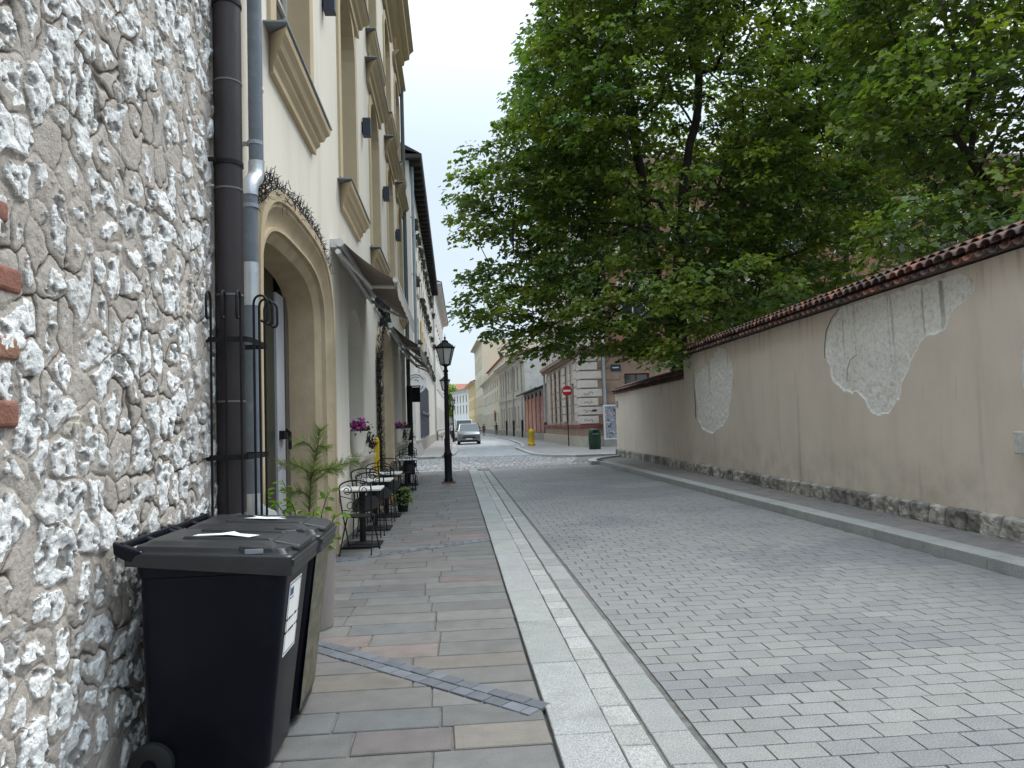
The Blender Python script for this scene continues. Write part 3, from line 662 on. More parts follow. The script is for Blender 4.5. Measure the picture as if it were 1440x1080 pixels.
# --- downpipes
M_brown = mat('dark_brown_pipe', (0.030, 0.023, 0.024), rough=0.5, var=0.25, scale=4, bump=0.08, bscale=40, dirt=(0.06, 0.055, 0.055, .4), dscale=3, stretch=(1, 1, .3))
M_grey = mat('slate_pipe', (0.135, 0.155, 0.18), rough=0.5, var=0.14, scale=5, bump=0.08, bscale=50, dirt=(0.25, 0.26, 0.27, .5), dscale=6)
M_galv = mat('galvanised', (0.50, 0.52, 0.54), rough=0.4, var=0.15, scale=8, metal=0.5)
t = wthing('downpipe', 'thick dark brown downpipe at the corner of the rubble wall', 'downpipe', (-1.50, 5.13, 0))
mb = MB(); mb.tube([(-1.50, 5.13, -0.02), (-1.50, 5.13, 9)], 0.092, 24); mb.build('pipe', M_brown, t, smooth=True)
for z in (1.05, 1.80, 2.52, 3.25, 4.0, 4.75):
    mb = MB(); mb.tube([(-1.50, 5.13, z), (-1.50, 5.13, z + 0.012)], 0.0955, 24); mb.build('collar', mat('seam_grey', (0.14, 0.13, 0.13), rough=.5) if z < 4.5 else M_brown, t, smooth=True)
for z in (3.42, 4.55, 5.6):
    mb = MB(); mb.box(-1.60, -1.55, 5.00, 5.02, z, z + 0.025); mb.tube([(-1.5, 5.13, z), (-1.5, 5.13, z + 0.03)], 0.099, 24); mb.build('bracket', M_black, t)
t = wthing('downpipe', 'slate grey downpipe with a bright elbow, left of the large arched doorway', 'downpipe', (-1.51, 5.72, 0))
mb = MB(); mb.tube([(-1.50, 5.86, 3.66), (-1.50, 5.86, 9)], 0.056, 18); mb.tube([(-1.51, 5.70, 1.12), (-1.51, 5.70, 3.44)], 0.056, 18); mb.build('pipe', M_grey, t, smooth=True)
mb = MB(); mb.tube([(-1.50, 5.86, 3.72), (-1.50, 5.86, 3.64), (-1.50, 5.83, 3.58), (-1.505, 5.74, 3.52), (-1.51, 5.70, 3.46), (-1.51, 5.70, 3.40)], 0.061, 18); mb.build('elbow', M_galv, t, smooth=True)
mb = MB(); mb.tube([(-1.51, 5.70, 2.55), (-1.51, 5.70, 2.88)], 0.059, 18); mb.build('sleeve', M_galv, t, smooth=True)
for z in (3.30, 3.85, 5.2):
    y = 5.70 if z < 3.5 else 5.86
    mb = MB(); mb.tube([(-1.505, y, z), (-1.505, y, z + 0.03)], 0.062, 18); mb.box(-1.6, -1.55, y - 0.01, y + 0.01, z, z + 0.03); mb.build('bracket', M_zinc, t)
mb = MB(); mb.tube([(-1.51, 5.70, 1.14), (-1.51, 5.70, 1.05), (-1.49, 5.74, 0.98), (-1.44, 5.84, 0.92)], [0.060, 0.062, 0.075, 0.085], 16); mb.build('shoe', M_galv, t, smooth=True)
t = wthing('downpipe', 'slim grey green downpipe with black lower length at the far end of the cream building', 'downpipe', (-1.5, 24.85, 0))
mb = MB(); mb.tube([(-1.49, 24.85, 2.9), (-1.49, 24.85, 13.7)], 0.065, 14); mb.build('pipe', mat('green_grey_pipe', (0.10, 0.125, 0.13), rough=.5, var=.1), t, smooth=True)
mb = MB(); mb.tube([(-1.47, 24.85, -0.02), (-1.47, 24.85, 2.95)], 0.095, 16); mb.lathe([(0.13, 0), (0.13, 0.5), (0.10, 0.6)], (-1.47, 24.85, -0.02), 16); mb.build('standpipe', M_black, t, smooth=True)
t = tag(MB().build('x', M_black), '', '') if False else None
mb = MB(); mb.sphere((-1.53, 6.12, 4.42), 0.035, 16, 10); mb.tube([(-1.6, 6.12, 4.42), (-1.55, 6.12, 4.42)], 0.02, 8)
tag(mb.build('globe_lamp', mat('opal_white', (0.75, 0.75, 0.74), rough=.2), smooth=True), 'tiny white globe on the cream wall beside the grey downpipe', 'lamp')
# --- wrought iron guard round the pipes
t = wthing('pipe_guard', 'black wrought iron guard of hooked bars around the downpipes', 'guard', (-1.5, 5.2, 0))
for z in (1.42, 2.19):
    mb = MB(); P_ = [(-1.60, 4.93), (-1.345, 4.95), (-1.33, 5.0), (-1.33, 5.42), (-1.60, 5.46)]
    for i in range(len(P_) - 1):
        (a, b), (c, d) = P_[i], P_[i + 1]; n_ = Vector((-(d - b), c - a, 0)).normalized() * 0.004
        mb.hexa([(a - n_.x, b - n_.y, z), (c - n_.x, d - n_.y, z), (c + n_.x, d + n_.y, z), (a + n_.x, b + n_.y, z), (a - n_.x, b - n_.y, z + 0.035), (c - n_.x, d - n_.y, z + 0.035), (c + n_.x, d + n_.y, z + 0.035), (a + n_.x, b + n_.y, z + 0.035)])
    mb.build('band', M_black, t)
def hook(x, y, dx, dy):
    p = [(x, y, 0.45), (x, y, 2.46)]
    for k in range(1, 9): a = math.pi * k / 8; p.append((x + dx * 0.045 * (1 - math.cos(a)), y + dy * 0.045 * (1 - math.cos(a)), 2.46 + 0.055 * math.sin(a)))
    p.append((x + dx * 0.09, y + dy * 0.09, 2.36))
    for k in range(1, 6): a = math.pi * k / 6; p.append((x + dx * (0.09 - 0.022 * (1 - math.cos(a))), y + dy * (0.09 - 0.022 * (1 - math.cos(a))), 2.36 - 0.025 * math.sin(a)))
    mb = MB(); mb.tube(p, 0.0085, 8); mb.build('bar', M_black, t, smooth=True)
for x in (-1.565, -1.47, -1.375): hook(x, 4.93, 0, -1)
for y in (5.06, 5.20, 5.34): hook(-1.325, y, 1, 0)
# --- dry creeper on the arch and at the second doorway
M_twig = mat('dry_creeper', (0.030, 0.026, 0.030), rough=0.9, var=0.4, scale=30)
def creeper(label, pts, n, r, ln, zjit):
    mb = MB()
    for _ in range(n):
        k = random.random() * (len(pts) - 1.001); i = int(k); f = k - i
        y = pts[i][0] * (1 - f) + pts[i + 1][0] * f; z = pts[i][1] * (1 - f) + pts[i + 1][1] * f
        wd = pts[i][2] * (1 - f) + pts[i + 1][2] * f
        p = Vector((XF + 0.02 + random.uniform(0, .08), y + random.gauss(0, .03), z + random.random() * wd)); a = p.copy(); q = [a.copy()]
        d = Vector((random.uniform(-.2, .6), random.uniform(-1, 1), random.uniform(-.8, 1.2)))
        for s in range(3):
            a = a + d.normalized() * ln * random.uniform(.5, 1); a.x = max(a.x, XF + 0.012); a.x = min(a.x, XF + 0.16); q.append(a.copy()); d += Vector((random.uniform(-.6, .6), random.uniform(-.9, .9), random.uniform(-.7, .7)))
        mb.tube(q, [r, r * .8, r * .6, r * .3], 3, caps=False)
    return tag(mb.build('creeper', M_twig), label, 'plant')
creeper('dry dark creeper twigs along the top of the large sandstone arch', [(5.98, 3.40, .16), (6.35, 3.62, .2), (7.1, 3.70, .2), (7.8, 3.80, .16), (8.5, 3.80, .12), (9.0, 3.68, .08), (9.4, 3.55, .05)], 750, 0.005, 0.045, .1)
creeper('dark creeper climbing the jamb of the second doorway', [(15.5, 0.3, .3), (15.5, 1.5, .3), (15.5, 2.6, .3), (15.7, 3.2, .3), (16.3, 3.75, .2), (17.2, 3.9, .15)], 900, 0.009, 0.07, .2)

# ================================================================== LEFT, beyond the lane
M_b2 = mat('weathered_plaster', (0.52, 0.49, 0.44), rough=0.9, var=0.12, scale=0.8, bump=0.15, bscale=12, dirt=(0.36, 0.34, 0.31, .6), dscale=0.6, stretch=(1, 1, .5))
M_roofd = mat('dark_eaves', (0.035, 0.032, 0.03), rough=0.8, var=0.3)
M_pl = mat('plinth_stone', (0.30, 0.285, 0.26), rough=0.9, var=0.2, scale=3, bump=0.3, bscale=20)
M_white_st = mat('white_masonry', (0.60, 0.58, 0.54), rough=0.9, var=0.18, scale=5, bump=0.5, bscale=8, dirt=(0.22, 0.21, 0.20, .7), dscale=5)
def house(name, label, A, B, h, m, floors, pitch, ww, side, depth=10, mroof=None, roofh=2.0, mframe=None, margin=1.0, cornice=0.45, plinth=0.8, mc=None, rise=0.0, rec=0.18, rows=2, sills=True, cols=2):
    """A street house: front from A (near) to B (far); side -1 stands on the right of the street, +1 on the left."""
    A3 = Vector((A[0], A[1], 0)); B3 = Vector((B[0], B[1], 0)); Uv = (B3 - A3); ln = Uv.length; Uv.normalize()
    Nv = Vector((Uv.y, -Uv.x, 0)) * side
    t = wthing(name, label, 'building', tuple((A3 + B3) / 2))
    n = max(1, int((ln - 2 * margin) / pitch)); st_ = (ln - 2 * margin) / n
    ops = [(margin + st_ * (k + .5) - ww / 2, margin + st_ * (k + .5) + ww / 2, za, zb, rise) for za, zb in floors for k in range(n)]
    mb = MB(); facade(mb, A3, Uv, Nv, 0, ln, -0.05, h, ops, depth=rec)
    bk = -Nv * depth
    for p, q in ((A3, A3 + bk), (A3 + bk, B3 + bk), (B3 + bk, B3)):
        mb.add([p + Vector((0, 0, -.05)), q + Vector((0, 0, -.05)), q + Vector((0, 0, h)), p + Vector((0, 0, h))], [(0, 1, 2, 3)])
    mb.build('wall', m, t)
    mf = mframe or M_frame_w
    for (ua, ub, za, zb, ri) in ops: window(t, A3, Uv, Nv, ua, ub, za, zb, ri, rec, mf, M_glass, rows=rows, cols=cols, fw=0.09)
    if sills:
        for (ua, ub, za, zb, ri) in ops:
            mb = MB(); profile_run(mb, A3 + Vector((0, 0, za - 0.005)), Uv, Nv, ua - 0.08, ub + 0.08, [(0, -0.14), (0.06, -0.12), (0.10, -0.05), (0.10, 0), (0, 0.004)]); mb.build('window_sill', mc or m, t)
    if cornice:
        mb = MB(); profile_run(mb, A3 + Vector((0, 0, h)), Uv, Nv, 0, ln, [(0, -0.6), (0.08, -0.55), (0.1, -0.3), (cornice * .7, -0.2), (cornice, -0.12), (cornice, 0), (0, 0.03)], taper=False)
        mb.build('cornice', mc or m, t)
    if plinth:
        mb = MB(); profile_run(mb, A3, Uv, Nv, 0.01, ln - 0.01, [(0.0, -0.04), (0.09, -0.04), (0.09, plinth - .06), (0.03, plinth), (0, plinth)], taper=False); mb.build('plinth', M_pl, t)
    if roofh:
        mb = MB(); e = Nv * (cornice + 0.08); z0 = Vector((0, 0, h + 0.035)); mb.prism([A3 + e + z0, A3 - Nv * depth / 2 + z0 + Vector((0, 0, roofh)), A3 - Nv * depth + z0], Uv * ln); mb.build('roof', mroof or M_roofd, t)
    return t, A3, Uv, Nv, ops
b2, A3, Uv, Nv, o2 = house('long_building', 'long weathered grey building with dark overhanging eaves and tall grey shuttered windows', (-2.0, 38), (-2.0, 78), 15.4, M_b2, [(5.9, 8.1), (9.4, 11.5), (12.6, 14.0)], 3.3, 1.25, 1, mc=M_b2, cornice=0, plinth=0.9, roofh=0, rise=0.15)
mb = MB(); mb.hexa([(-2.2, 37.6, 15.41), (-1.35, 37.6, 15.41), (-1.35, 78.2, 15.41), (-2.2, 78.2, 15.41), (-2.2, 37.6, 15.85), (-1.30, 37.6, 15.60), (-1.30, 78.2, 15.60), (-2.2, 78.2, 15.85)])
mb.prism([(-1.30, 37.6, 15.61), (-6.5, 37.6, 18.5), (-12.5, 37.6, 15.61)], (0, 40.6, 0)); b2r = mb.build('roof', M_roofd, b2)
mb = MB()
for k in range(40):
    mb = MB(); mb.box(-1.98, -1.42, 38.1 + k, 38.22 + k, 15.2, 15.40); mb.build('rafter', M_roofd, b2)
mb = MB(); mb.box(-3.2, -1.955, 37.955, 41.2, -0.03, 4.9); mb.build('corner_masonry', M_white_st, b2)
mb = MB(); mb.hexa([(-2.6, 37.5, -0.03), (-1.7, 37.4, -0.03), (-1.7, 43.0, -0.03), (-2.6, 43.0, -0.03), (-2.6, 37.9, 0.85), (-1.93, 37.9, 0.75), (-1.93, 42.9, 0.75), (-2.6, 42.9, 0.85)]); mb.build('buttress', M_pl, b2, bevel=0.05)
M_shut = mat('grey_shutter', (0.16, 0.175, 0.20), rough=0.55, var=0.1)
for k in range(4):
    mb = MB(); y = 44.2 + k * 3.2
    mb.box(-1.99, -1.90, y, y + 2.2, 0.9, 4.3); mb.box(-1.91, -1.82, y - 0.15, y + 2.35, 2.35, 2.5); 
    for q in range(7): mb.box(-1.899, -1.87, y + 0.08 + q * 0.32, y + 0.12 + q * 0.32, 0.95, 4.25)
    mb.build('shutter', M_shut, b2)
mb = MB(); mb.prism([(-1.985, 43.6, 4.35), (-1.985, 57, 4.35), (-1.985, 57, 4.9), (-1.985, 46, 5.6), (-1.985, 43.6, 5.5)], (0.03, 0, 0)); mb.build('plaster_panel', mat('pale_grey_plaster', (0.50, 0.51, 0.53), rough=.9), b2)
M_yel = mat('ochre_paint', (0.50, 0.36, 0.10), rough=.8)
mb = MB(); mb.box(-1.99, -1.93, 47.0, 48.6, 5.7, 8.3); mb.build('ochre_panel', M_yel, b2)
M_leafd = mat('dark_leaves', (0.035, 0.045, 0.03), rough=.8, var=.4, scale=8)
for (ua, ub, za, zb, ri) in o2:
    if random.random() < .75:
        mb = MB(); mb.box(-1.995, -1.70, 38 + ua, 38 + ub, za - 0.02, za + 0.2)
        for _ in range(14): mb.sphere((-1.85 + random.uniform(-.12, .15), 38 + random.uniform(ua, ub), za + 0.24 + random.uniform(-.05, .15)), random.uniform(.06, .13), 5, 4)
        mb.build('flower_box', M_leafd, b2)
t = wthing('downpipe', 'pale blue grey downpipe at the near corner of the long grey building', 'downpipe', (-1.9, 38.4, 0))
mb = MB(); mb.tube([(-1.86, 38.4, 4.9), (-1.86, 38.4, 15.2)], 0.08, 12)
mb.build('pipe', mat('blue_grey_pipe', (0.22, 0.27, 0.31), rough=.5), t, smooth=True)
for z in (6.5, 9.5, 12.5):
    mb = MB(); mb.tube([(-1.86, 38.4, z), (-1.86, 38.4, z + 0.06)], 0.092, 12); mb.box(-2.0, -1.9, 38.37, 38.43, z, z + .05); mb.build('bracket', M_zinc, t)
# round white medallion and black board on the gable corner
t = wthing('round_sign', 'round white disc sign with dark pattern beside the black standpipe', 'sign', (-1.9, 37.8, 3.8))
mb = MB(); mb.tube([(-1.92, 37.94, 3.82), (-1.92, 37.86, 3.82)], 0.56, 28); mb.build('disc', mat('disc_white', (0.66, 0.655, 0.64), rough=.6, var=.05, dirt=(0.25, .25, .25, .6), dscale=6), t)
mb = MB()
for r_, a0, a1 in ((.42, .3, 2.2), (.42, 2.6, 4.0), (.30, 1.0, 3.4), (.30, 4.0, 5.8), (.16, .2, 2.0), (.42, 4.6, 5.9)):
    mb.tube([(-1.92 + r_ * math.cos(a0 + (a1 - a0) * k / 8), 37.855, 3.82 + r_ * math.sin(a0 + (a1 - a0) * k / 8)) for k in range(9)], 0.018, 5)
mb.build('pattern', mat('disc_mark', (0.12, 0.12, 0.12), rough=.7), t)
t = wthing('notice_board', 'small black board hanging beside the black standpipe below the white disc', 'sign', (-1.35, 25.3, 2.7))
mb = MB(); mb.box(-1.47, -1.12, 25.06, 25.14, 2.42, 2.92); mb.build('board', M_black, t, bevel=0.01)
mb = MB(); mb.box(-1.58, -1.12, 25.08, 25.12, 2.94, 2.98); mb.build('arm', M_black, t)
house('tall_house', 'tall pale corniced house beyond the long grey building on the left', (-1.8, 78.05), (-1.35, 112), 16.8, mat('pale_plaster', (0.58, 0.56, 0.52), rough=.9, var=.08, scale=.6), [(1.2, 3.6), (5.6, 7.8), (9.2, 11.3), (12.6, 14.4)], 3.6, 1.3, 1, cornice=0.8)
house('shop_house', 'low grey shop house farthest along the left pavement', (-1.3, 112.05), (-1.6, 165), 9.5, mat('grey_plaster', (0.45, 0.45, 0.45), rough=.9, var=.1, scale=.6), [(1.2, 3.4), (5.2, 7.2)], 3.6, 1.3, 1)
# ================================================================== RIGHT: plastered garden wall with tiled coping
def wall_mat():
    m = bpy.data.materials.new('old_plaster'); m.use_nodes = True; nt = m.node_tree; N = nt.nodes; L = nt.links; b = N['Principled BSDF']
    b.inputs['Roughness'].default_value = 0.92; b.inputs['Specular IOR Level'].default_value = 0.15
    tc = S(N, 'ShaderNodeTexCoord')
    def noise(sc, det=6, rg=0.6, st=None):
        n = S(N, 'ShaderNodeTexNoise'); n.inputs['Scale'].default_value = sc; n.inputs['Detail'].default_value = det; n.inputs['Roughness'].default_value = rg
        if st:
            mp = S(N, 'ShaderNodeMapping'); mp.inputs['Scale'].default_value = st; L.new(tc.outputs['Object'], mp.inputs[0]); L.new(mp.outputs[0], n.inputs['Vector'])
        else: L.new(tc.outputs['Object'], n.inputs['Vector'])
        return n.outputs['Fac']
    def rng(v, a, b_, c=0., d=1.):
        r = S(N, 'ShaderNodeMapRange'); r.inputs['From Min'].default_value = a; r.inputs['From Max'].default_value = b_; r.inputs['To Min'].default_value = c; r.inputs['To Max'].default_value = d; L.new(v, r.inputs['Value']); return r.outputs[0]
    def mixc(f, A, B):
        x = S(N, 'ShaderNodeMix', data_type='RGBA'); L.new(f, x.inputs[0])
        for k, q in ((6, A), (7, B)):
            if isinstance(q, tuple): x.inputs[k].default_value = (*q, 1)
            else: L.new(q, x.inputs[k])
        return x.outputs[2]
    def att(n): return S(N, 'ShaderNodeAttribute', attribute_name=n).outputs['Fac']
    def mth(op, A, B):
        x = S(N, 'ShaderNodeMath', operation=op)
        for k, q in enumerate((A, B)):
            if isinstance(q, (int, float)): x.inputs[k].default_value = q
            else: L.new(q, x.inputs[k])
        return x.outputs[0]
    pl = mixc(rng(noise(0.55, 5), .35, .65), (0.585, 0.50, 0.415), (0.645, 0.555, 0.47))
    pl = mixc(rng(noise(2.2, 8, .65, (1, 1, .22)), .50, .72, 0, .5), pl, (0.50, 0.425, 0.35))
    pl = mixc(rng(noise(5.5, 7, .6, (1, 1, .07)), .60, .72, 0, .35), pl, (0.53, 0.48, 0.41))
    pl = mixc(rng(noise(4.0, 7, .6, (1, 1, .10)), .60, .74, 0, .45), pl, (0.25, 0.225, 0.19))
    # green black run-off below the coping and soil splashed above the plinth: stains
    pl = mixc(mth('MULTIPLY', rng(att('top'), 0.0, 0.5, 1, 0), rng(noise(6.5, 6, .6, (1, 1, .05)), .54, .70, 0, .6)), pl, (0.15, 0.14, 0.11))
    pl = mixc(mth('MULTIPLY', rng(att('top'), 2.1, 2.75, 0, 1), rng(noise(2.5, 7),   .40, .66, 0, .3)), pl, (0.22, 0.185, 0.15))
    pa = mixc(rng(noise(16, 9, .72), .30, .52), (0.50, 0.465, 0.42), (0.80, 0.765, 0.705))
    pa = mixc(rng(noise(1.6, 5), .56, .74, 0, .5), pa, (0.56, 0.47, 0.36))
    pa = mixc(mth('MULTIPLY', rng(att('top'), 0.0, 1.1, 1, .1), rng(noise(4.2, 6, .6, (1, 1, .07)), .56, .64, 0, .8)), pa, (0.13, 0.145, 0.09))
    ms = rng(mth('ADD', att('patch'), mth('MULTIPLY', mth('SUBTRACT', noise(22, 5), 0.5), 0.05)), -0.006, 0.006)
    c = mixc(ms, pl, pa)
    ed = rng(mth('ABSOLUTE', mth('ADD', att('patch'), mth('MULTIPLY', mth('SUBTRACT', noise(22, 5), 0.5), 0.05)), 0.0), 0.0, 0.016, .7, 0)
    c = mixc(ed, c, (0.60, 0.57, 0.52))
    L.new(c, b.inputs['Base Color'])
    h = mth('ADD', mth('MULTIPLY', noise(60, 6, .7), mth('ADD', mth('MULTIPLY', ms, 1.6), 0.12)), mth('MULTIPLY', noise(3, 4), 0.25))
    bp = S(N, 'ShaderNodeBump'); bp.inputs['Strength'].default_value = 0.6; bp.inputs['Distance'].default_value = 0.02; L.new(h, bp.inputs['Height']); L.new(bp.outputs[0], b.inputs['Normal'])
    return m
M_wall = wall_mat()
M_tile = mat('clay_tile', (0.23, 0.10, 0.07), rough=0.85, var=0.3, scale=9, bump=0.2, bscale=60, attr='Col', dirt=(0.075, 0.06, 0.055, .75), dscale=5)
M_plr = mat('rough_plinth', (0.33, 0.31, 0.28), rough=0.95, var=0.3, scale=6, bump=0.5, bscale=45, attr='Col', dirt=(0.06, 0.062, 0.05, .85), dscale=5)
P1 = [(11.53, 3.30), (11.8, 3.18), (12.03, 2.98), (12.14, 2.71), (12.09, 2.5), (11.96, 2.23), (11.77, 2.02), (11.58, 1.92), (11.2, 1.92), (10.95, 1.76), (10.79, 1.6), (10.59, 1.52), (10.34, 1.57), (10.05, 1.76), (9.95, 1.97), (9.78, 2.17), (9.62, 2.41), (9.47, 2.54), (9.14, 2.56), (8.94, 2.65), (8.8, 2.82), (8.68, 2.88), (8.48, 2.91), (8.33, 3.03), (8.34, 3.16), (8.58, 3.26), (8.94, 3.27), (9.46, 3.28), (10.12, 3.29), (10.78, 3.29)]
P2 = [(17.61, 3.33), (18.0, 3.08), (19.43, 2.8), (19.61, 2.49), (19.47, 1.99), (19.48, 1.5), (18.99, 1.26), (18.31, 1.19), (17.55, 1.38), (17.09, 1.63), (16.81, 2.19), (16.62, 2.68), (16.79, 3.04), (17.19, 3.23)]
P3 = [(7.50, 2.50), (7.58, 2.36), (7.66, 2.09), (7.67, 1.90), (7.63, 1.74), (7.5, 1.60), (6.9, 1.5), (6.5, 1.9), (6.6, 2.4), (7.1, 2.7)]
def sdf(px, py, poly):
    P = np.array(poly); n = len(P); d = np.full(px.shape, 1e9); ins = np.zeros(px.shape, bool)
    for i in range(n):
        a, b = P[i], P[(i + 1) % n]; e = b - a; wx, wy = px - a[0], py - a[1]
        t = np.clip((wx * e[0] + wy * e[1]) / (e @ e), 0, 1); d = np.minimum(d, (wx - t * e[0]) ** 2 + (wy - t * e[1]) ** 2)
        c = ((a[1] > py) != (b[1] > py)) & (px < (b[0] - a[0]) * (py - a[1]) / (b[1] - a[1] + 1e-12) + a[0]); ins ^= c
    return np.sqrt(d) * np.where(ins, 1, -1)
def gwall(t, A, B, ztop, patches, res, zb=0.36):
    A = Vector((*A, 0)); B = Vector((*B, 0)); U_ = (B - A); ln = U_.length; U_.normalize(); Nn = Vector((-U_.y, U_.x, 0))
    us = np.arange(0, ln + res, res); us[-1] = ln; zs = np.arange(zb, ztop + res, res); zs[-1] = ztop
    UU, ZZ = np.meshgrid(us, zs, indexing='ij'); YY = A.y + UU * U_.y
    sd = np.full(UU.shape, -9.0)
    for p in patches: sd = np.maximum(sd, sdf(YY, ZZ, p))
    sd = sd + (fbm(YY * 5, ZZ * 5, 8, 3) - 0.5) * 0.10
    D = 0.02 * (fbm(YY * .8, ZZ * .8, 9, 3) - .5) * 2 - np.clip(sd / 0.03, 0, 1) * (0.020 + 0.024 * (fbm(YY * 11, ZZ * 11, 10, 4) - .45))
    V = np.stack([A.x + UU * U_.x + D * Nn.x, YY + D * Nn.y, ZZ], -1).reshape(-1, 3); a_, b_ = UU.shape
    I = np.arange(a_ * b_).reshape(a_, b_); F = np.stack([I[:-1, :-1], I[:-1, 1:], I[1:, 1:], I[1:, :-1]], -1).reshape(-1, 4)
    np_mesh('plaster_face', V, F, M_wall, t, {'patch': sd.ravel(), 'top': (ztop - ZZ).ravel()}, smooth=False)
    mb = MB(); bk = -Nn * 0.36; q = lambda p, z: (p.x, p.y, z)
    mb.hexa([q(A - Nn * .05, 0), q(B - Nn * .05, 0), q(B + bk, 0), q(A + bk, 0), q(A - Nn * .05, ztop), q(B - Nn * .05, ztop), q(B + bk, ztop), q(A + bk, ztop)]); core = mb.build('wall_core', mat('plaster_core', (0.42, 0.36, 0.285), rough=.9, var=.12, bump=.2), t)
    # plinth of rough stones
    zs = np.arange(0.08, zb + 0.001, 0.02); us = np.arange(0, ln, 0.03)
    UU, ZZ = np.meshgrid(us, zs, indexing='ij'); 
    bl = []; u = 0
    while u < ln + .5: bl.append(u); u += random.uniform(.22, .5)
    bl = np.array(bl); ix = np.searchsorted(bl, UU + 0.03 * (fbm(UU * 6, ZZ * 9, 2) - .5) * 2) ; dd = np.minimum(np.abs(UU - bl[np.clip(ix - 1, 0, len(bl) - 1)]), np.abs(UU - bl[np.clip(ix, 0, len(bl) - 1)]))
    D = 0.012 + 0.045 * np.clip(dd / 0.05, 0, 1) ** .5 * np.clip((zb + 0.02 - ZZ) / 0.05, 0, 1) ** .6 + 0.09 * (fbm(UU * 8, ZZ * 9, 5, 4) - .5) + 0.02 * RS.rand(len(bl) + 1)[ix]
    V = np.stack([A.x + UU * U_.x + D * Nn.x, A.y + UU * U_.y + D * Nn.y, ZZ], -1)
    V[:, -1, 0] -= Nn.x * 0.05; V[:, -1, 2] += 0.012
    a_, b_ = UU.shape; I = np.arange(a_ * b_).reshape(a_, b_); F = np.stack([I[:-1, :-1], I[:-1, 1:], I[1:, 1:], I[1:, :-1]], -1).reshape(-1, 4)
    cc = np.array([.27, .25, .22])[None, None] * (0.55 + 0.9 * RS.rand(len(bl) + 1)[ix])[..., None] * (0.6 + 0.5 * np.clip(dd / .04, 0, 1))[..., None] * (0.65 + 0.6 * fbm(UU * 9, ZZ * 9, 14, 3))[..., None]
    np_mesh('plinth', V.reshape(-1, 3), F, M_plr, t, cols=cc.reshape(-1, 3))
    return A, B, U_, Nn, ln
def coping(t, A, U_, Nn, ln, z, over=0.20, pitch=0.205):
    """Barrel tiles laid across the wall head: hollow channel tiles and covers, sloping to the street."""
    mb = MB(); n = int(ln / pitch); back = 0.46
    for k in range(n):
        u = (k + .5) * pitch
        for kind in (0, 1):
            for tier in (0, 1):
                w_ = 0.098 if kind else 0.082; uu = u + (0 if kind else pitch / 2) + random.uniform(-.008, .008); rr = random.uniform(0.9, 1.1)
                c = random.choice([(0.15, 0.075, 0.058), (0.13, 0.072, 0.058), (0.10, 0.065, 0.055), (0.27, 0.115, 0.078), (0.085, 0.060, 0.052), (0.12, 0.08, 0.065)]); mb.col = c
                d0 = (over + random.uniform(-.015, .02)) if tier == 0 else 0.02; d1 = -0.12 if tier == 0 else -back
                z0 = z + (0.045 if kind else 0.0) + (0.0 if tier == 0 else 0.10 + .012); z1 = z0 + (0.12 if tier == 0 else 0.16); vs = []; m_ = 8
                for (d, zz, s_) in ((d0, z0, 1.0), (d1, z1, 0.9)):
                    for ro in (w_ * s_, w_ * s_ - 0.014):
                        for q in range(m_ + 1):
                            a = math.pi * q / m_; h = math.sin(a) * ro * (1 if kind else -1) * 0.8
                            p = A + U_ * (uu + math.cos(a) * ro) + Nn * d; vs.append((p.x, p.y, zz + h))
                r = m_ + 1; fs = []
                for q in range(m_):
                    fs += [(q, q + 1, 2 * r + q + 1, 2 * r + q), (r + q, 3 * r + q, 3 * r + q + 1, r + q + 1), (q, r + q, r + q + 1, q + 1)]
                fs += [(0, 2 * r, 3 * r, r), (m_, r + m_, 3 * r + m_, 2 * r + m_)]
                mb.add(vs, fs)
    mb.col = (0.16, 0.12, 0.10); q = lambda u, d, zz: tuple(A + U_ * u + Nn * d + Vector((0, 0, zz)))
    mb.hexa([q(0, .06, z - .03), q(ln, .06, z - .03), q(ln, -.4, z - .03), q(0, -.4, z - .03), q(0, .06, z + .03), q(ln, .06, z + .03), q(ln, -.4, z + .14), q(0, -.4, z + .14)])
    return mb.build('tile_coping', M_tile, t, color=True, smooth=True)
gw = wthing('garden_wall', 'high tan plastered garden wall with peeling patches, rough stone plinth and clay tile coping', 'wall', (6.35, 10, 0.1))
A, B, U_, Nn, ln = gwall(gw, (6.10, 2.0), (6.56, 20.6), 3.34, [P1, P2, P3], 0.028)
coping(gw, A, U_, Nn, ln, 3.40)
mb = MB(); mb.box(6.14, 6.26, 7.05, 7.74, 1.09, 1.34); o_ = mb.build('stone_block', mat('block_stone', (0.48, 0.46, 0.42), rough=.9, bump=.5, bscale=30, var=.2, scale=12, dirt=(.25, .23, .2, .6), dscale=8), gw, bevel=0.015)
# hairline cracks beside the patches
M_crack = mat('crack', (0.06, 0.055, 0.05), rough=.9)
gx = lambda y: 6.10 + (y - 2.0) * (0.46 / 18.6)
def crack(pts, r=0.006):
    mb = MB(); mb.tube([(gx(y) - 0.012 + 0.004, y, z) for y, z in pts], r, 4); mb.build('crack', M_crack, gw)
crack([(12.16, 2.55), (12.12, 2.8), (12.05, 3.0), (11.86, 3.18), (11.6, 3.3)]); crack([(19.62, 2.9), (19.66, 2.4), (19.6, 1.9), (19.64, 1.6)], .008)
crack([(11.45, 2.10), (11.42, 2.3), (11.3, 2.45), (11.1, 2.5)], .005)
gl = wthing('garden_wall', 'lower dark capped length of garden wall running to the side street corner', 'wall', (6.8, 26, 0.1))
A, B, U_, Nn, ln = gwall(gl, (6.60, 20.605), (6.98, 31.6), 2.72, [], 0.06)
coping(gl, A, U_, Nn, ln, 2.76, over=0.16)
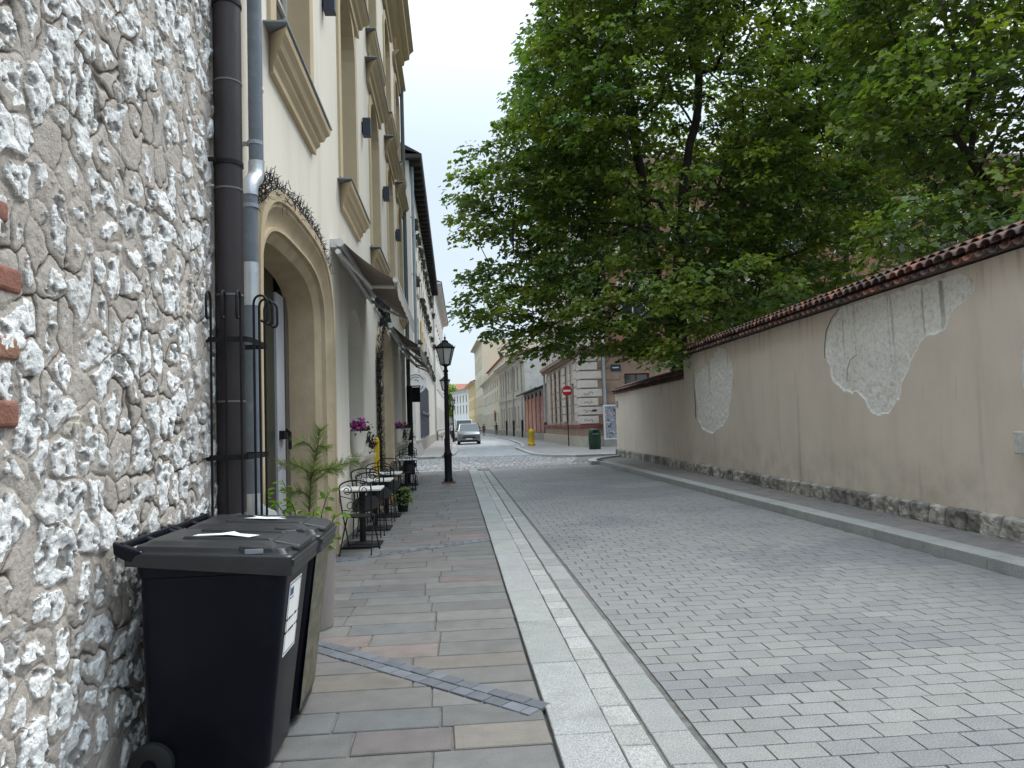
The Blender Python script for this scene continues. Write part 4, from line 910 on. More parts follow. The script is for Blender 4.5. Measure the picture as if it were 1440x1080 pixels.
mb = MB(); mb.box(6.93, 6.948, 31.0, 31.42, 2.15, 2.42); tag(mb.build('street_plate', mat('grey_plate', (0.22, 0.24, 0.27), rough=.4), bevel=0.004), 'small grey enamel plate at the far end of the garden wall', 'sign')

# ================================================================== RIGHT: brick corner house beyond the side street
M_brickw = bpy.data.materials.new('brick_wall'); M_brickw.use_nodes = True
nt = M_brickw.node_tree; N_ = nt.nodes; L_ = nt.links; b_ = N_['Principled BSDF']; b_.inputs['Roughness'].default_value = 0.88
tc_ = S(N_, 'ShaderNodeTexCoord'); sp_ = S(N_, 'ShaderNodeSeparateXYZ'); cb_ = S(N_, 'ShaderNodeCombineXYZ'); ad_ = S(N_, 'ShaderNodeMath', operation='ADD')
L_.new(tc_.outputs['Object'], sp_.inputs[0]); L_.new(sp_.outputs[0], ad_.inputs[0]); L_.new(sp_.outputs[1], ad_.inputs[1]); L_.new(ad_.outputs[0], cb_.inputs[0]); L_.new(sp_.outputs[2], cb_.inputs[1])
bt_ = S(N_, 'ShaderNodeTexBrick'); bt_.inputs['Scale'].default_value = 3.2; bt_.inputs['Mortar Size'].default_value = 0.022
bt_.inputs['Color1'].default_value = (0.23, 0.085, 0.055, 1); bt_.inputs['Color2'].default_value = (0.31, 0.13, 0.08, 1); bt_.inputs['Mortar'].default_value = (0.24, 0.19, 0.16, 1)
L_.new(cb_.outputs[0], bt_.inputs['Vector']); L_.new(bt_.outputs['Color'], b_.inputs['Base Color'])
M_rust = mat('brown_rustication', (0.30, 0.205, 0.155), rough=.9, var=.2, scale=1.6, bump=.2, bscale=15, dirt=(.17, .12, .10, .6), dscale=1)
M_quoin = mat('pale_quoin', (0.58, 0.53, 0.48), rough=.9, var=.14, scale=2, bump=.15, bscale=20, dirt=(.36, .29, .26, .5), dscale=2)
M_pink = mat('pinkish_render', (0.50, 0.43, 0.37), rough=.9, var=.12, scale=1.2, bump=.1, bscale=15, dirt=(.38, .29, .25, .5), dscale=.9)
M_band = mat('brown_band', (0.25, 0.165, 0.135), rough=.8, var=.15, scale=2)
M_redp = mat('oxblood_paint', (0.21, 0.05, 0.045), rough=.6, var=.12)
M_slate = mat('slate_roof', (0.18, 0.19, 0.21), rough=.6, var=.15, scale=4)
bc = wthing('brick_house', 'red brick corner house with pale quoins and brown rusticated ground floor behind the trees', 'building', (16, 42.4, 0))
CX, CY, HT = 7.35, 42.4, 17.0
Uw_, Nw_ = Vector((1, 0, 0)), Vector((0, -1, 0))               # side street face
wins = [2.6 + 3.3 * k for k in range(9)]
og = [(u, u + 1.5, 1.6, 4.3, 0.0) for u in wins]; o1 = [(u, u + 1.4, 6.9, 9.5, 0) for u in wins]; o2_ = [(u, u + 1.4, 11.2, 13.9, 0.3) for u in wins]
mb = MB(); facade(mb, (CX, CY, 0), Uw_, Nw_, 0, 34, 0, 5.45, og, depth=.3); mb.build('ground_floor_wall', M_rust, bc)
mb = MB(); facade(mb, (CX, CY + .03, 0), Uw_, Nw_, 0, 34, 5.45, HT, o1 + o2_, depth=.22); mb.build('brick_wall', M_brickw, bc)
for (ua, ub, za, zb, ri) in og: window(bc, (CX, CY, 0), Uw_, Nw_, ua, ub, za, zb, ri, .28, M_redp, M_glass)
for (ua, ub, za, zb, ri) in o1 + o2_:
    window(bc, (CX, CY + .03, 0), Uw_, Nw_, ua, ub, za, zb, ri, .2, M_frame_w, M_glass)
    mb = MB(); framed(mb, (CX, CY + .03, 0), Uw_, Nw_, ua, ub, za, zb, ri, .24, .07, 0.0); mb.build('window_surround', M_quoin, bc)
for a, b in zip([0.9] + [u + 1.75 for u in wins], [u - 0.25 for u in wins] + [33.9]):
    mb = MB()
    for z in (1.5, 2.2, 2.9, 3.6, 4.3, 5.0): mb.box(CX + a, CX + b, CY - 0.035, CY, z - 0.33, z + 0.31)
    mb.build('rusticated_pier', M_rust, bc)
Us_, Ns_ = Vector((0.012, 1, 0)).normalized(), Vector((-1, 0.012, 0)).normalized()   # street face
sg = [(2.5, 3.55, 1.6, 3.95, 0), (4.55, 5.6, 1.6, 3.95, 0), (7.6, 8.6, 1.6, 3.95, 0), (10.0, 11.0, 1.6, 3.95, 0), (12.4, 13.3, 1.6, 3.95, 0), (14.6, 15.5, 1.6, 3.95, 0)]
s1 = [(u, v, 6.9, 9.5, 0) for u, v, *_ in sg]; s2 = [(u, v, 11.2, 13.9, .25) for u, v, *_ in sg]
mb = MB(); facade(mb, (CX, CY, 0), Us_, Ns_, 0, 17.5, 0, 5.45, sg, depth=.35); mb.build('ground_floor_wall', M_pink, bc)
mb = MB(); facade(mb, (CX + .03, CY, 0), Us_, Ns_, 0, 17.5, 5.45, HT, s1 + s2, depth=.25); mb.build('upper_wall', M_pink, bc)
for k, (ua, ub, za, zb, ri) in enumerate(sg):
    window(bc, (CX, CY, 0), Us_, Ns_, ua, ub, za, zb, ri, .2, M_redp if k < 3 else M_frame_w, M_glass, rows=3)
for (ua, ub, za, zb, ri) in s1 + s2: window(bc, (CX + .03, CY, 0), Us_, Ns_, ua, ub, za, zb, ri, .2, M_frame_w, M_glass)
for k, z in enumerate(np.arange(1.45, 5.2, 0.52)):              # banded quoins, alternately long and short
    w_ = 1.25 if k % 2 else 1.0; mb = MB(); mb.box(CX - 0.06, CX + w_, CY - 0.06, CY + w_, z, z + 0.43); mb.build('quoin', M_quoin, bc, bevel=0.02)
for k, z in enumerate(np.arange(5.95, 16.4, 0.52)):
    w_ = 1.2 if k % 2 else 0.95; mb = MB(); mb.box(CX - 0.05, CX + w_, CY - 0.05, CY + w_, z, z + 0.44); mb.build('quoin', M_quoin, bc, bevel=0.02)
for k, z in enumerate(np.arange(1.6, 5.0, 0.52)):
    for (ua, ub) in ((1.3, 2.3), (3.8, 4.3), (5.85, 7.3), (8.8, 9.8), (11.2, 12.2), (13.5, 14.4)):
        mb = MB(); mb.box(CX - 0.03, CX + 0.02, CY + ua, CY + ub, z, z + 0.44); mb.build('render_block', M_quoin if ua < 6 else M_pink, bc)
for nm, z0, z1, d, m in (('plinth', 0, 0.72, .14, mat('pale_plinth', (0.42, 0.39, 0.33), rough=.9, var=.15, bump=.2)), ('dado', 0.721, 1.24, .05, M_rust), ('dado_band', 1.241, 1.40, .12, M_redp), ('string_course', 5.42, 5.60, .16, M_band), ('string_course', 5.601, 5.84, .30, M_band), ('main_cornice', 16.6, 17.1, .6, M_band)):
    mb = MB(); mb.box(CX - d, CX + 34, CY - d, CY + 0.0, z0, z1); mb.box(CX - d, CX + 0.0, CY, CY + 17.4, z0, z1); mb.build(nm, m, bc)
for k in range(11):
    mb = MB(); mb.box(CX - .22, CX + .02, CY + 1.6 + k * 1.45, CY + 2.7 + k * 1.45, 5.85, 6.75); mb.box(CX - .26, CX + .02, CY + 1.5 + k * 1.45, CY + 2.8 + k * 1.45, 6.751, 6.86); mb.build('window_apron', M_quoin, bc)
mb = MB(); mb.prism([(CX - .6, CY - .6, 17.11), (CX + 34, CY - .6, 17.11), (CX + 34, CY + 8, 20.5), (CX + 6, CY + 8, 20.5)], (0, 0, -0.01)) if False else mb.hexa([(CX - .6, CY - .6, 17.11), (CX + 34, CY - .6, 17.11), (CX + 34, CY + 17, 17.11), (CX - .6, CY + 17, 17.11), (CX + 3, CY + 3, 19.6), (CX + 31, CY + 3, 19.6), (CX + 31, CY + 14, 19.6), (CX + 3, CY + 14, 19.6)])
mb.build('roof', M_slate, bc)
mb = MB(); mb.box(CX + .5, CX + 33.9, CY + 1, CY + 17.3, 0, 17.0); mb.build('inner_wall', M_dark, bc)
t = wthing('downpipe', 'pale grey downpipe on the brown side wall near the quoined corner of the brick house', 'downpipe', (8.72, 42.2, 0))
mb = MB(); mb.tube([(8.72, 42.22, 1.5), (8.72, 42.22, 5.3), (8.72, 41.98, 5.6), (8.72, 41.98, 5.95), (8.72, 42.25, 6.2), (8.72, 42.25, 16.5)], 0.08, 12); mb.build('pipe', mat('pale_pipe', (0.36, 0.40, 0.42), rough=.45), t, smooth=True)
mb = MB(); mb.tube([(8.72, 42.22, 0.02), (8.72, 42.22, 1.52)], 0.10, 12); mb.build('standpipe', mat('rusty_iron', (0.07, 0.055, 0.05), rough=.8, var=.3), t, smooth=True)
mb = MB(); mb.tube([(8.72, 42.22, 1.53), (8.72, 42.22, 1.88)], 0.088, 12); mb.build('orange_collar', mat('orange_sticker', (0.50, 0.16, 0.06), rough=.6, var=.4, scale=12), t)
t = wthing('street_plate', 'dark blue street name plate on the brown wall of the brick house', 'sign', (9.8, 42.3, 5))
mb = MB(); mb.box(9.15, 9.75, 42.33, 42.36, 4.45, 4.85); mb.build('plate', mat('dark_blue_enamel', (0.03, 0.05, 0.075), rough=.3), t, bevel=0.01)
mb = MB(); mb.box(9.25, 9.62, 42.32, 42.332, 4.62, 4.69); mb.build('lettering', M_quoin, t)
# ================================================================== RIGHT: houses farther along
M_annex = mat('annexe_wall', (0.33, 0.30, 0.27), rough=.9, var=.15, scale=1)
an, A3, Uv, Nv, _o = house('annexe', 'low annexe with dark lean-to roof and orange pink painted panels', (7.58, 60.0), (7.42, 77), 4.55, M_annex, [], 3, 1, -1, cornice=0, roofh=0, plinth=0.7, depth=6)
mb = MB(); mb.prism([(6.75, 60.0, 4.45), (13.5, 60.0, 7.2), (13.5, 60.0, 4.6), (7.3, 60.0, 4.6)], (-0.15, 17.0, 0)); mb.build('roof', mat('tar_roof', (0.06, 0.065, 0.075), rough=.6, var=.2), an)
mb = MB(); mb.tube([(6.72, 60, 4.42), (6.57, 77, 4.42)], 0.09, 8); mb.build('gutter', M_black, an)
for k in range(5):
    y = 61 + k * 3.1; mb = MB(); x = 7.55 - 0.0094 * (y - 60)
    mb.box(x - .09, x - .02, y, y + 2.5, 0.8, 3.9)
    mb.build('painted_panel', mat('mural_paint', (0.48, 0.24, 0.17), rough=.8, var=.35, scale=1.2, dirt=(0.50, 0.25, 0.30, .9), dscale=1.6) if k > 1 else mat('mural_paint_low', (0.36, 0.16, 0.14), rough=.8, var=.4, scale=2, dirt=(0.45, 0.42, 0.40, .9), dscale=2.4), an)
    mb = MB(); mb.box(x - .13, x - .02, y + 2.5, y + 2.75, 0.8, 4.3); mb.build('post', M_frame_b, an)
M_old = mat('grey_beige_render', (0.44, 0.41, 0.345), rough=.9, var=.12, scale=.8, bump=.1, bscale=10, dirt=(0.30, 0.28, 0.24, .6), dscale=.7, stretch=(1, 1, .4))
M_oldt = mat('beige_trim', (0.46, 0.43, 0.37), rough=.9, var=.1)
h3, A3, Uv, Nv, _o = house('grey_house', 'grey beige two storey house curving with the street beyond the annexe', (7.40, 77.02), (6.25, 101), 8.7, M_old, [(1.3, 3.5), (5.4, 7.9)], 2.5, 1.15, -1, mc=M_oldt, cornice=.7, mframe=M_oldt, roofh=2.2)
mb = MB(); mb.box(7.45, 17, 76.93, 77.0, 4.6, 8.7); mb.prism([(7.45, 76.95, 8.71), (17, 76.95, 8.71), (12, 76.95, 11.2)], (0, .05, 0)); mb.build('whitewashed_gable', mat('bare_gable', (0.60, 0.575, 0.53), rough=.95, var=.15, scale=1.6, bump=.4, bscale=6, dirt=(0.42, 0.385, 0.34, .8), dscale=2.2), h3)
mb = MB(); profile_run(mb, A3 + Vector((0, 0, 4.6)), Uv, Nv, 0, 24, [(0, -.25), (.12, -.2), (.16, 0), (0, .03)], taper=False); mb.build('string_course', M_oldt, h3)
for k, (x, y) in enumerate(((7.20, 78.5), (6.85, 85.5), (6.52, 92.5))):
    t = wthing('downpipe', ['nearest', 'middle', 'farthest'][k] + ' of three downpipes with black foot on the grey beige house', 'downpipe', (x, y, 0))
    mb = MB(); mb.tube([(x, y, 1.9), (x, y, 8.2)], .085, 8); mb.build('pipe', mat('pale_pipe', (0.36, 0.40, 0.42), rough=.45), t)
    mb = MB(); mb.tube([(x, y, 0), (x, y, 1.92)], .11, 8); mb.build('standpipe', M_black, t)
t = wthing('downpipe', 'grey downpipe with black foot where the brick house meets the annexe', 'downpipe', (7.3, 59.6, 0))
mb = MB(); mb.tube([(7.35, 59.5, 1.6), (7.35, 59.5, 14)], .09, 10); mb.build('pipe', mat('pale_pipe', (0.36, 0.40, 0.42), rough=.45), t); mb = MB(); mb.tube([(7.35, 59.5, 0), (7.35, 59.5, 1.62)], .12, 10); mb.build('standpipe', mat('rusty_iron', (0.07, 0.055, 0.05), rough=.8), t)
M_creamy = mat('pale_cream_render', (0.62, 0.57, 0.46), rough=.9, var=.06, scale=.6, dirt=(.50, .46, .38, .4), dscale=.6)
M_redroof = mat('red_tile_roof', (0.32, 0.115, 0.08), rough=.8, var=.2, scale=6)
h4, A3, Uv, Nv, _o = house('cream_house', 'cream house with rows of small windows and a red tiled attic roof', (6.23, 101.02), (5.45, 137), 8.7, M_creamy, [(1.4, 3.2), (4.9, 6.3), (7.0, 8.0)], 3.2, 1.3, -1, cornice=.7, mframe=mat('greige_frame', (0.33, 0.31, 0.26), rough=.7), roofh=0)
mb = MB(); mb.hexa([(7.1, 101.5, 8.74), (12, 101.5, 8.74), (12, 136, 8.74), (6.4, 136, 8.74), (7.1, 101.5, 10.9), (12, 101.5, 10.9), (12, 136, 10.9), (6.4, 136, 10.9)]); mb.build('attic_wall', M_creamy, h4)
mb = MB(); mb.box(5.90, 5.93, 108, 110.2, 2.0, 3.6); mb.build('painted_panel', mat('red_panel', (0.45, 0.16, 0.12), rough=.7, var=.3, scale=3), h4)
mb = MB(); mb.prism([(6.7, 101.3, 10.91), (12.2, 101.3, 12.2), (12.2, 101.3, 10.91)], (-.75, 35, 0)); mb.build('roof', M_redroof, h4)
h5, *_ = house('tall_yellow_house', 'tall pale yellow house with a blank side wall rising above its neighbours', (5.45, 137.02), (4.75, 160), 17.4, mat('pale_yellow_render', (0.63, 0.56, 0.42), rough=.9, var=.06, scale=.5), [(1.2, 3.6), (5.2, 7.2), (8.8, 10.8), (12.3, 14.6)], 3.0, 1.2, -1, cornice=.9, mframe=mat('greige_frame', (0.33, 0.31, 0.26)), roofh=0, depth=14)
house('yellow_house', 'ochre yellow house with a deep cornice beyond the tall pale one', (4.7, 161), (3.75, 188), 11.0, mat('yellow_render', (0.62, 0.47, 0.25), rough=.9, var=.08), [(1.2, 3.6), (5.2, 7.2), (8.3, 9.8)], 4, 1.2, -1, cornice=.9, mframe=mat('greige_frame', (0.33, 0.31, 0.26)))
house('white_house', 'white house closing the view where the street bends left', (3.9, 190), (-0.4, 206), 10.6, mat('white_render', (0.68, 0.67, 0.64), rough=.9, var=.05), [(1.2, 3.2), (4.6, 6.8), (7.6, 9.4)], 2.6, 1.1, -1, cornice=.6, mframe=mat('greige_frame', (0.33, 0.31, 0.26)), roofh=1.6)
t = wthing('red_roof_house', 'distant house of which only the red roof shows above the street end', 'building', (1, 225, 0))
mb = MB(); mb.box(-4, 6, 222, 232, -.05, 10.9); mb.build('wall', mat('pale_plaster', (0.58, 0.56, 0.52)), t); mb = MB(); mb.prism([(-4.5, 221.5, 10.91), (-4.5, 232.5, 10.91), (-4.5, 227, 14.2)], (11, 0, 0)); mb.build('roof', M_redroof, t)
# ================================================================== TREES
def leaf_mat(name, hue=(1, 1, 1)):
    m = bpy.data.materials.new(name); m.use_nodes = True; nt = m.node_tree; N = nt.nodes; L = nt.links; N.clear()
    out = S(N, 'ShaderNodeOutputMaterial'); at = S(N, 'ShaderNodeAttribute', attribute_name='Col')
    d = S(N, 'ShaderNodeBsdfPrincipled'); d.inputs['Roughness'].default_value = 0.36; d.inputs['Specular IOR Level'].default_value = 0.35
    tr = S(N, 'ShaderNodeBsdfTranslucent'); mx = S(N, 'ShaderNodeMixShader'); mx.inputs[0].default_value = 0.36
    sc = S(N, 'ShaderNodeVectorMath', operation='MULTIPLY'); sc.inputs[1].default_value = (2.0, 2.2, 0.7)
    L.new(at.outputs['Color'], d.inputs['Base Color']); L.new(at.outputs['Color'], sc.inputs[0]); L.new(sc.outputs[0], tr.inputs['Color'])
    L.new(d.outputs[0], mx.inputs[1]); L.new(tr.outputs[0], mx.inputs[2]); L.new(mx.outputs[0], out.inputs['Surface'])
    return m
M_leaf = leaf_mat('maple_leaf')
M_bark = mat('maple_bark', (0.045, 0.038, 0.032), rough=0.95, var=0.35, scale=6, bump=0.6, bscale=18, stretch=(1, 1, 0.3), dirt=(0.075, 0.07, 0.055, .6), dscale=3)
def leaves(name, P, Nrm, Dir, size, col, parent, m, shape='maple'):
    """Every leaf is two folded lobed halves: positions P, normals Nrm, pointing Dir."""
    n = len(P); Dir = Dir - Nrm * np.sum(Dir * Nrm, 1, keepdims=True); Dir /= np.linalg.norm(Dir, axis=1, keepdims=True) + 1e-9; Sd = np.cross(Nrm, Dir)
    if shape == 'maple': tpl = [(0, -.10, 0), (-.46, .05, .10), (-.28, .34, .05), (-.40, .66, .12), (0, 1.0, -.06), (.40, .66, .12), (.28, .34, .05), (.46, .05, .10)]; fc = [(0, 4, 3, 2, 1), (0, 7, 6, 5, 4)]
    else: tpl = [(0, 0, 0), (-.24, .3, .06), (-.22, .65, .05), (0, 1.0, -.08), (.22, .65, .05), (.24, .3, .06)]; fc = [(0, 3, 2, 1), (0, 5, 4, 3)]
    k = len(tpl); V = np.zeros((n, k, 3))
    for i, (a, b, c) in enumerate(tpl): V[:, i] = P + (Sd * a + Dir * b + Nrm * c) * size[:, None]
    F = (np.array(fc)[None] + (np.arange(n) * k)[:, None, None]).reshape(-1, len(fc[0]))
    return np_mesh(name, V.reshape(-1, 3), F, m, parent, cols=np.repeat(col, k, axis=0))
def poisson(ells, r, rs, shell=0.5, avoid=None, nmax=4000, tries=60000):
    pts = []; grid = {}
    vol = np.array([e[1][0] * e[1][1] * e[1][2] for e in ells]); vol = vol / vol.sum()
    for _ in range(tries):
        c, R = ells[rs.choice(len(ells), p=vol)]
        d = rs.normal(size=3); d /= np.linalg.norm(d); q = (shell ** 3 + (1 - shell ** 3) * rs.rand()) ** (1 / 3)
        p = np.array(c) + d * q * np.array(R)
        if p[2] < 2.4 or (avoid and avoid(p)): continue
        if p[0] > 4.0 and vn(p[0] * .42 + 40, p[2] * .50 + p[1] * .26, 3) < 0.40 or p[0] > 4.0 and vn(p[0] * .9 + 10, p[2] * .95 + p[1] * .5, 8) < 0.30: continue
        key = tuple((p // r).astype(int)); ok = True
        for dx in (-1, 0, 1):
            for dy in (-1, 0, 1):
                for dz in (-1, 0, 1):
                    for o in grid.get((key[0] + dx, key[1] + dy, key[2] + dz), ()):
                        if np.sum((o - p) ** 2) < r * r: ok = False; break
                    if not ok: break
                if not ok: break
            if not ok: break
        if ok:
            grid.setdefault(key, []).append(p); pts.append(p)
            if len(pts) >= nmax: break
    return np.array(pts)
def tree(name, label, base, stems, ells, r, per, lsize, seed, shade=1.0, avoid=None, shell=.5, spray=0.62, nmax=4000, rleaf=0.0105):
    rs = np.random.RandomState(seed)
    t = wthing(name, label, 'tree', base)
    C = poisson(ells, r, rs, shell, avoid, nmax)
    node = []; par = []; dist = []
    def addn(p, q): node.append(np.array(p, float)); par.append(q); dist.append(0 if q < 0 else dist[q] + np.linalg.norm(node[-1] - node[q])); return len(node) - 1
    first = None
    for st_ in stems:
        q = -1
        if first is not None: q = int(np.argmin([np.linalg.norm(np.array(st_[0]) - p) for p in node]))
        for i, p in enumerate(st_):
            if q >= 0:
                a = node[q]; k = max(1, int(np.linalg.norm(np.array(p) - a) / 0.6))
                for j in range(1, k + 1):
                    w_ = a + (np.array(p) - a) * j / k; q = addn(w_ + rs.normal(size=3) * 0.03, q)
            else: q = addn(p, q)
            first = 0
    ax = np.array(node); order = np.argsort([np.min(np.linalg.norm(ax - c, axis=1)) for c in C]); tips = []
    for i in order:
        c = C[i]; A = np.array(node); D = np.array(dist); v = c - A; ds = np.linalg.norm(v, axis=1)
        cost = ds + 0.22 * D + np.maximum(0, -v[:, 2]) * 0.35
        q = int(np.argmin(cost)); a = node[q]; L_ = ds[q]; k = max(1, int(L_ / 0.5))
        for j in range(1, k + 1):
            f = j / k; p = a + (c - a) * f; p[2] += 0.10 * L_ * math.sin(math.pi * f) ; q = addn(p + rs.normal(size=3) * 0.03 * (f < 1), q)
        tips.append((q, i))
    n = len(node); w_ = np.zeros(n)
    for q, i in tips: w_[q] += 1
    for q in range(n - 1, -1, -1):
        if par[q] >= 0: w_[par[q]] += w_[q]
    R = rleaf * np.maximum(w_, 1) ** 0.46
    ch = [[] for _ in range(n)]
    for q in range(n):
        if par[q] >= 0: ch[par[q]].append(q)
    mb = MB(); 
    def chain(q):
        pts = [q]
        while ch[pts[-1]]: pts.append(max(ch[pts[-1]], key=lambda z: w_[z]))
        return pts
    todo = [0]; seen = set()
    starts = [0]
    while starts:
        s_ = starts.pop(); pth = chain(s_)
        for q in pth:
            for z in ch[q]:
                if z not in pth: starts.append(z)
        pp = pth if par[s_] < 0 else [par[s_]] + pth
        rr = [R[q] for q in pth] if par[s_] < 0 else [min(R[par[s_]] * .9, R[s_] * 1.1)] + [R[q] for q in pth]
        if par[s_] < 0: rr[0] *= 1.35; 
        if len(pp) > 1: mb.tube([node[q] for q in pp], rr, 12 if rr[0] > .12 else (7 if rr[0] > .04 else 4), caps=True)
    mb.build('trunk', M_bark, t, smooth=True)
    # leaf sprays: flat drooping fans of leaves round every twig end
    P, Nn, Dd, Sz, Cc = [], [], [], [], []
    b2_ = np.array(base)
    top = max(e[0][2] + e[1][2] for e in ells); cen = np.mean([e[0] for e in ells], 0)
    for q, i in tips:
        c = node[q]; o = c - np.array([b2_[0], b2_[1], c[2]]); o = o / (np.linalg.norm(o) + 1e-6) + rs.normal(size=3) * .35; o[2] = 0; o /= np.linalg.norm(o)
        s_ = np.array([-o[1], o[0], 0]); k = int(per * rs.uniform(.6, 1.4)); sp = spray * rs.uniform(.7, 1.25)
        a = rs.uniform(-.75, 1.0, k) * sp; b = rs.normal(size=k) * .5 * sp; rr2 = (a * a + b * b) / sp ** 2
        z = -0.18 * sp * rr2 + rs.normal(size=k) * .24 * sp + (-.12 * a)
        pos = c[None] + o[None] * a[:, None] + s_[None] * b[:, None] + np.array([0, 0, 1])[None] * z[:, None]
        nr = np.array([0, 0, 1.0])[None] + o[None] * (0.25 + .25 * (a / sp))[:, None] + s_[None] * (b / sp * .35)[:, None] + rs.normal(size=(k, 3)) * .46
        nr /= np.linalg.norm(nr, axis=1, keepdims=True)
        dd = o[None] * (a / sp + .5)[:, None] + s_[None] * (b / sp)[:, None] * 1.3 + rs.normal(size=(k, 3)) * .45; dd[:, 2] -= .35
        tone = 1.2 * rs.uniform(.68, 1.32); yl = np.clip(rs.normal(.45, .28), 0, 1)
        bc_ = np.array([0.050, 0.092, 0.030]) * (1 - yl) + np.array([0.150, 0.180, 0.032]) * yl
        cl = bc_[None] * tone * rs.uniform(.75, 1.25, (k, 1)) * shade
        P.append(pos); Nn.append(nr); Dd.append(dd); Sz.append(rs.uniform(.7, 1.2, k) * lsize); Cc.append(cl)
    leaves('crown', np.concatenate(P), np.concatenate(Nn), np.concatenate(Dd), np.concatenate(Sz), np.concatenate(Cc), t, M_leaf)
    print(name, len(C), sum(len(p) for p in P), 'trunk r', R[0])
    return t
wallx = lambda y: 6.10 + (y - 2.0) * 0.0247
def av1(p):
    if p[2] < 3.75 and abs(p[0] - wallx(p[1])) < 0.6 and p[1] < 19.2: return True
    if p[1] < 18.5 and p[2] < 3.9 and p[0] < 7.2: return True
    if p[1] > 41 or (p[2] > 10.8 and p[0] < 1.9 + (p[2] - 11.5) * .34): return True
    if p[0] < 2.4 and 7.3 < p[2] < 7.9: return True                         # gap in the left outline
    return False
E1 = [((8.2, 25.3, 12.5), (6.3, 6.3, 8.6)), ((4.1, 25, 15.0), (2.9, 3.6, 3.2)), ((2.6, 25, 9.7), (2.6, 2.4, 1.5)), ((4.2, 25, 11.5), (2.6, 3.4, 2.6)), ((2.7, 24.8, 5.9), (2.5, 2.5, 1.55)), ((5.2, 24, 5.6), (3.0, 3.0, 2.0)),
      ((6.5, 20.6, 4.5), (1.7, 1.6, 1.6)), ((8.0, 20.6, 5.0), (2.0, 2.0, 1.7)), ((2.2, 25, 9.0), (2.3, 2.2, 1.6)), ((3.4, 25, 8.0), (2.2, 2.5, 2.6)), ((3.0, 24.8, 5.0), (2.2, 2.2, 1.1)), ((12.3, 23.5, 10.0), (3.8, 4.2, 6.2)), ((12, 23, 16), (4, 4, 3.5)), ((8, 23, 18), (5, 4, 3))]
tree('maple_tree', 'huge spreading maple overhanging the street from behind the garden wall', (7.95, 25.4, 0),
     [[(7.95, 25.4, 0), (7.95, 25.4, 3.2), (8.05, 25.4, 7.4), (8.45, 25.4, 10.2), (9.0, 25.3, 12.6), (9.2, 25.2, 16), (9.0, 25, 19)],
      [(8.0, 25.4, 3.4), (7.4, 25.7, 6.2), (7.1, 25.7, 9.5), (6.5, 25.5, 13), (6.2, 25.3, 16.5)], [(8.1, 25.4, 8.0), (7.4, 25.2, 9.2), (5.0, 25, 9.6), (2.8, 25, 9.8)],
      [(8.3, 25.4, 9.6), (10.0, 25.0, 11.0), (12.4, 24.4, 12.0), (14.2, 24, 13)], [(8.0, 25.4, 5.0), (6.0, 24.6, 6.0), (4.2, 24.6, 6.1), (2.4, 24.6, 6.2)], [(8.9, 25.3, 11.8), (7.4, 24.8, 14), (5.2, 24.8, 15.6)]],
     E1, 0.66, 58, 0.165, 3, avoid=av1, nmax=2000, spray=.50)
def av2(p): return (p[2] < 3.9 and p[0] < 7.6) or p[0] < wallx(p[1]) + 0.6
tree('maple_tree', 'nearer maple at the right edge with large leaves drooping over the tile coping', (13.2, 15.5, 0),
     [[(13.2, 15.5, 0), (13.2, 15.5, 4), (13.3, 15.4, 7.5), (13.6, 15.3, 11), (13.6, 15.2, 14)], [(13.2, 15.5, 5), (11.5, 14.8, 6.5), (10.2, 14.2, 7.8)], [(13.2, 15.5, 4), (11.6, 14.4, 4.9), (10.2, 13.6, 5.0)]],
     [((12.6, 15, 10.6), (3.6, 4, 4.2)), ((10.6, 13.6, 5.0), (2.3, 2.0, 1.15)), ((11.5, 14.3, 8.0), (2.8, 2.5, 1.6)), ((14.5, 15, 8), (2.5, 3.5, 4))],
     0.66, 55, 0.165, 5, avoid=av2, shade=.95, nmax=560, spray=.52)
def av3(p): return p[1] > 40.5 or p[0] < 8.5
tree('maple_tree', 'maple standing deep in the garden between the big maple and the brick house', (17.5, 31.0, 0),
     [[(17.5, 31, 0), (17.5, 31, 5), (17.4, 31, 10), (17.6, 31, 16)], [(17.5, 31, 5.5), (15, 30.5, 8), (13, 30, 10)], [(17.5, 31, 6), (19.5, 31, 9), (21, 31, 12)]],
     [((17.3, 31, 14.5), (5.2, 5, 4.6)), ((14.3, 30, 8.8), (3.2, 4, 3.6)), ((20.5, 31, 10.5), (3.2, 4, 5))], 0.9, 48, 0.20, 9, avoid=av3, shade=.8, nmax=330)
# small street-end trees
for k, (x, y, z, r, lb) in enumerate([(-1.6, 214, 9.0, 3.6, 'distant street tree beyond the lamp posts, taller and left of the other one'), (1.2, 218, 7.5, 3.0, 'lower distant street tree in front of the red roof')]):
    tree('street_tree', lb, (x, y, 0), [[(x, y, 0), (x, y, 4), (x + .3, y, 9)]], [((x, y, z), (r, r, r + 1.2))], 1.0, 22, 0.6, 20 + k, nmax=140, spray=.9, shade=1.5)
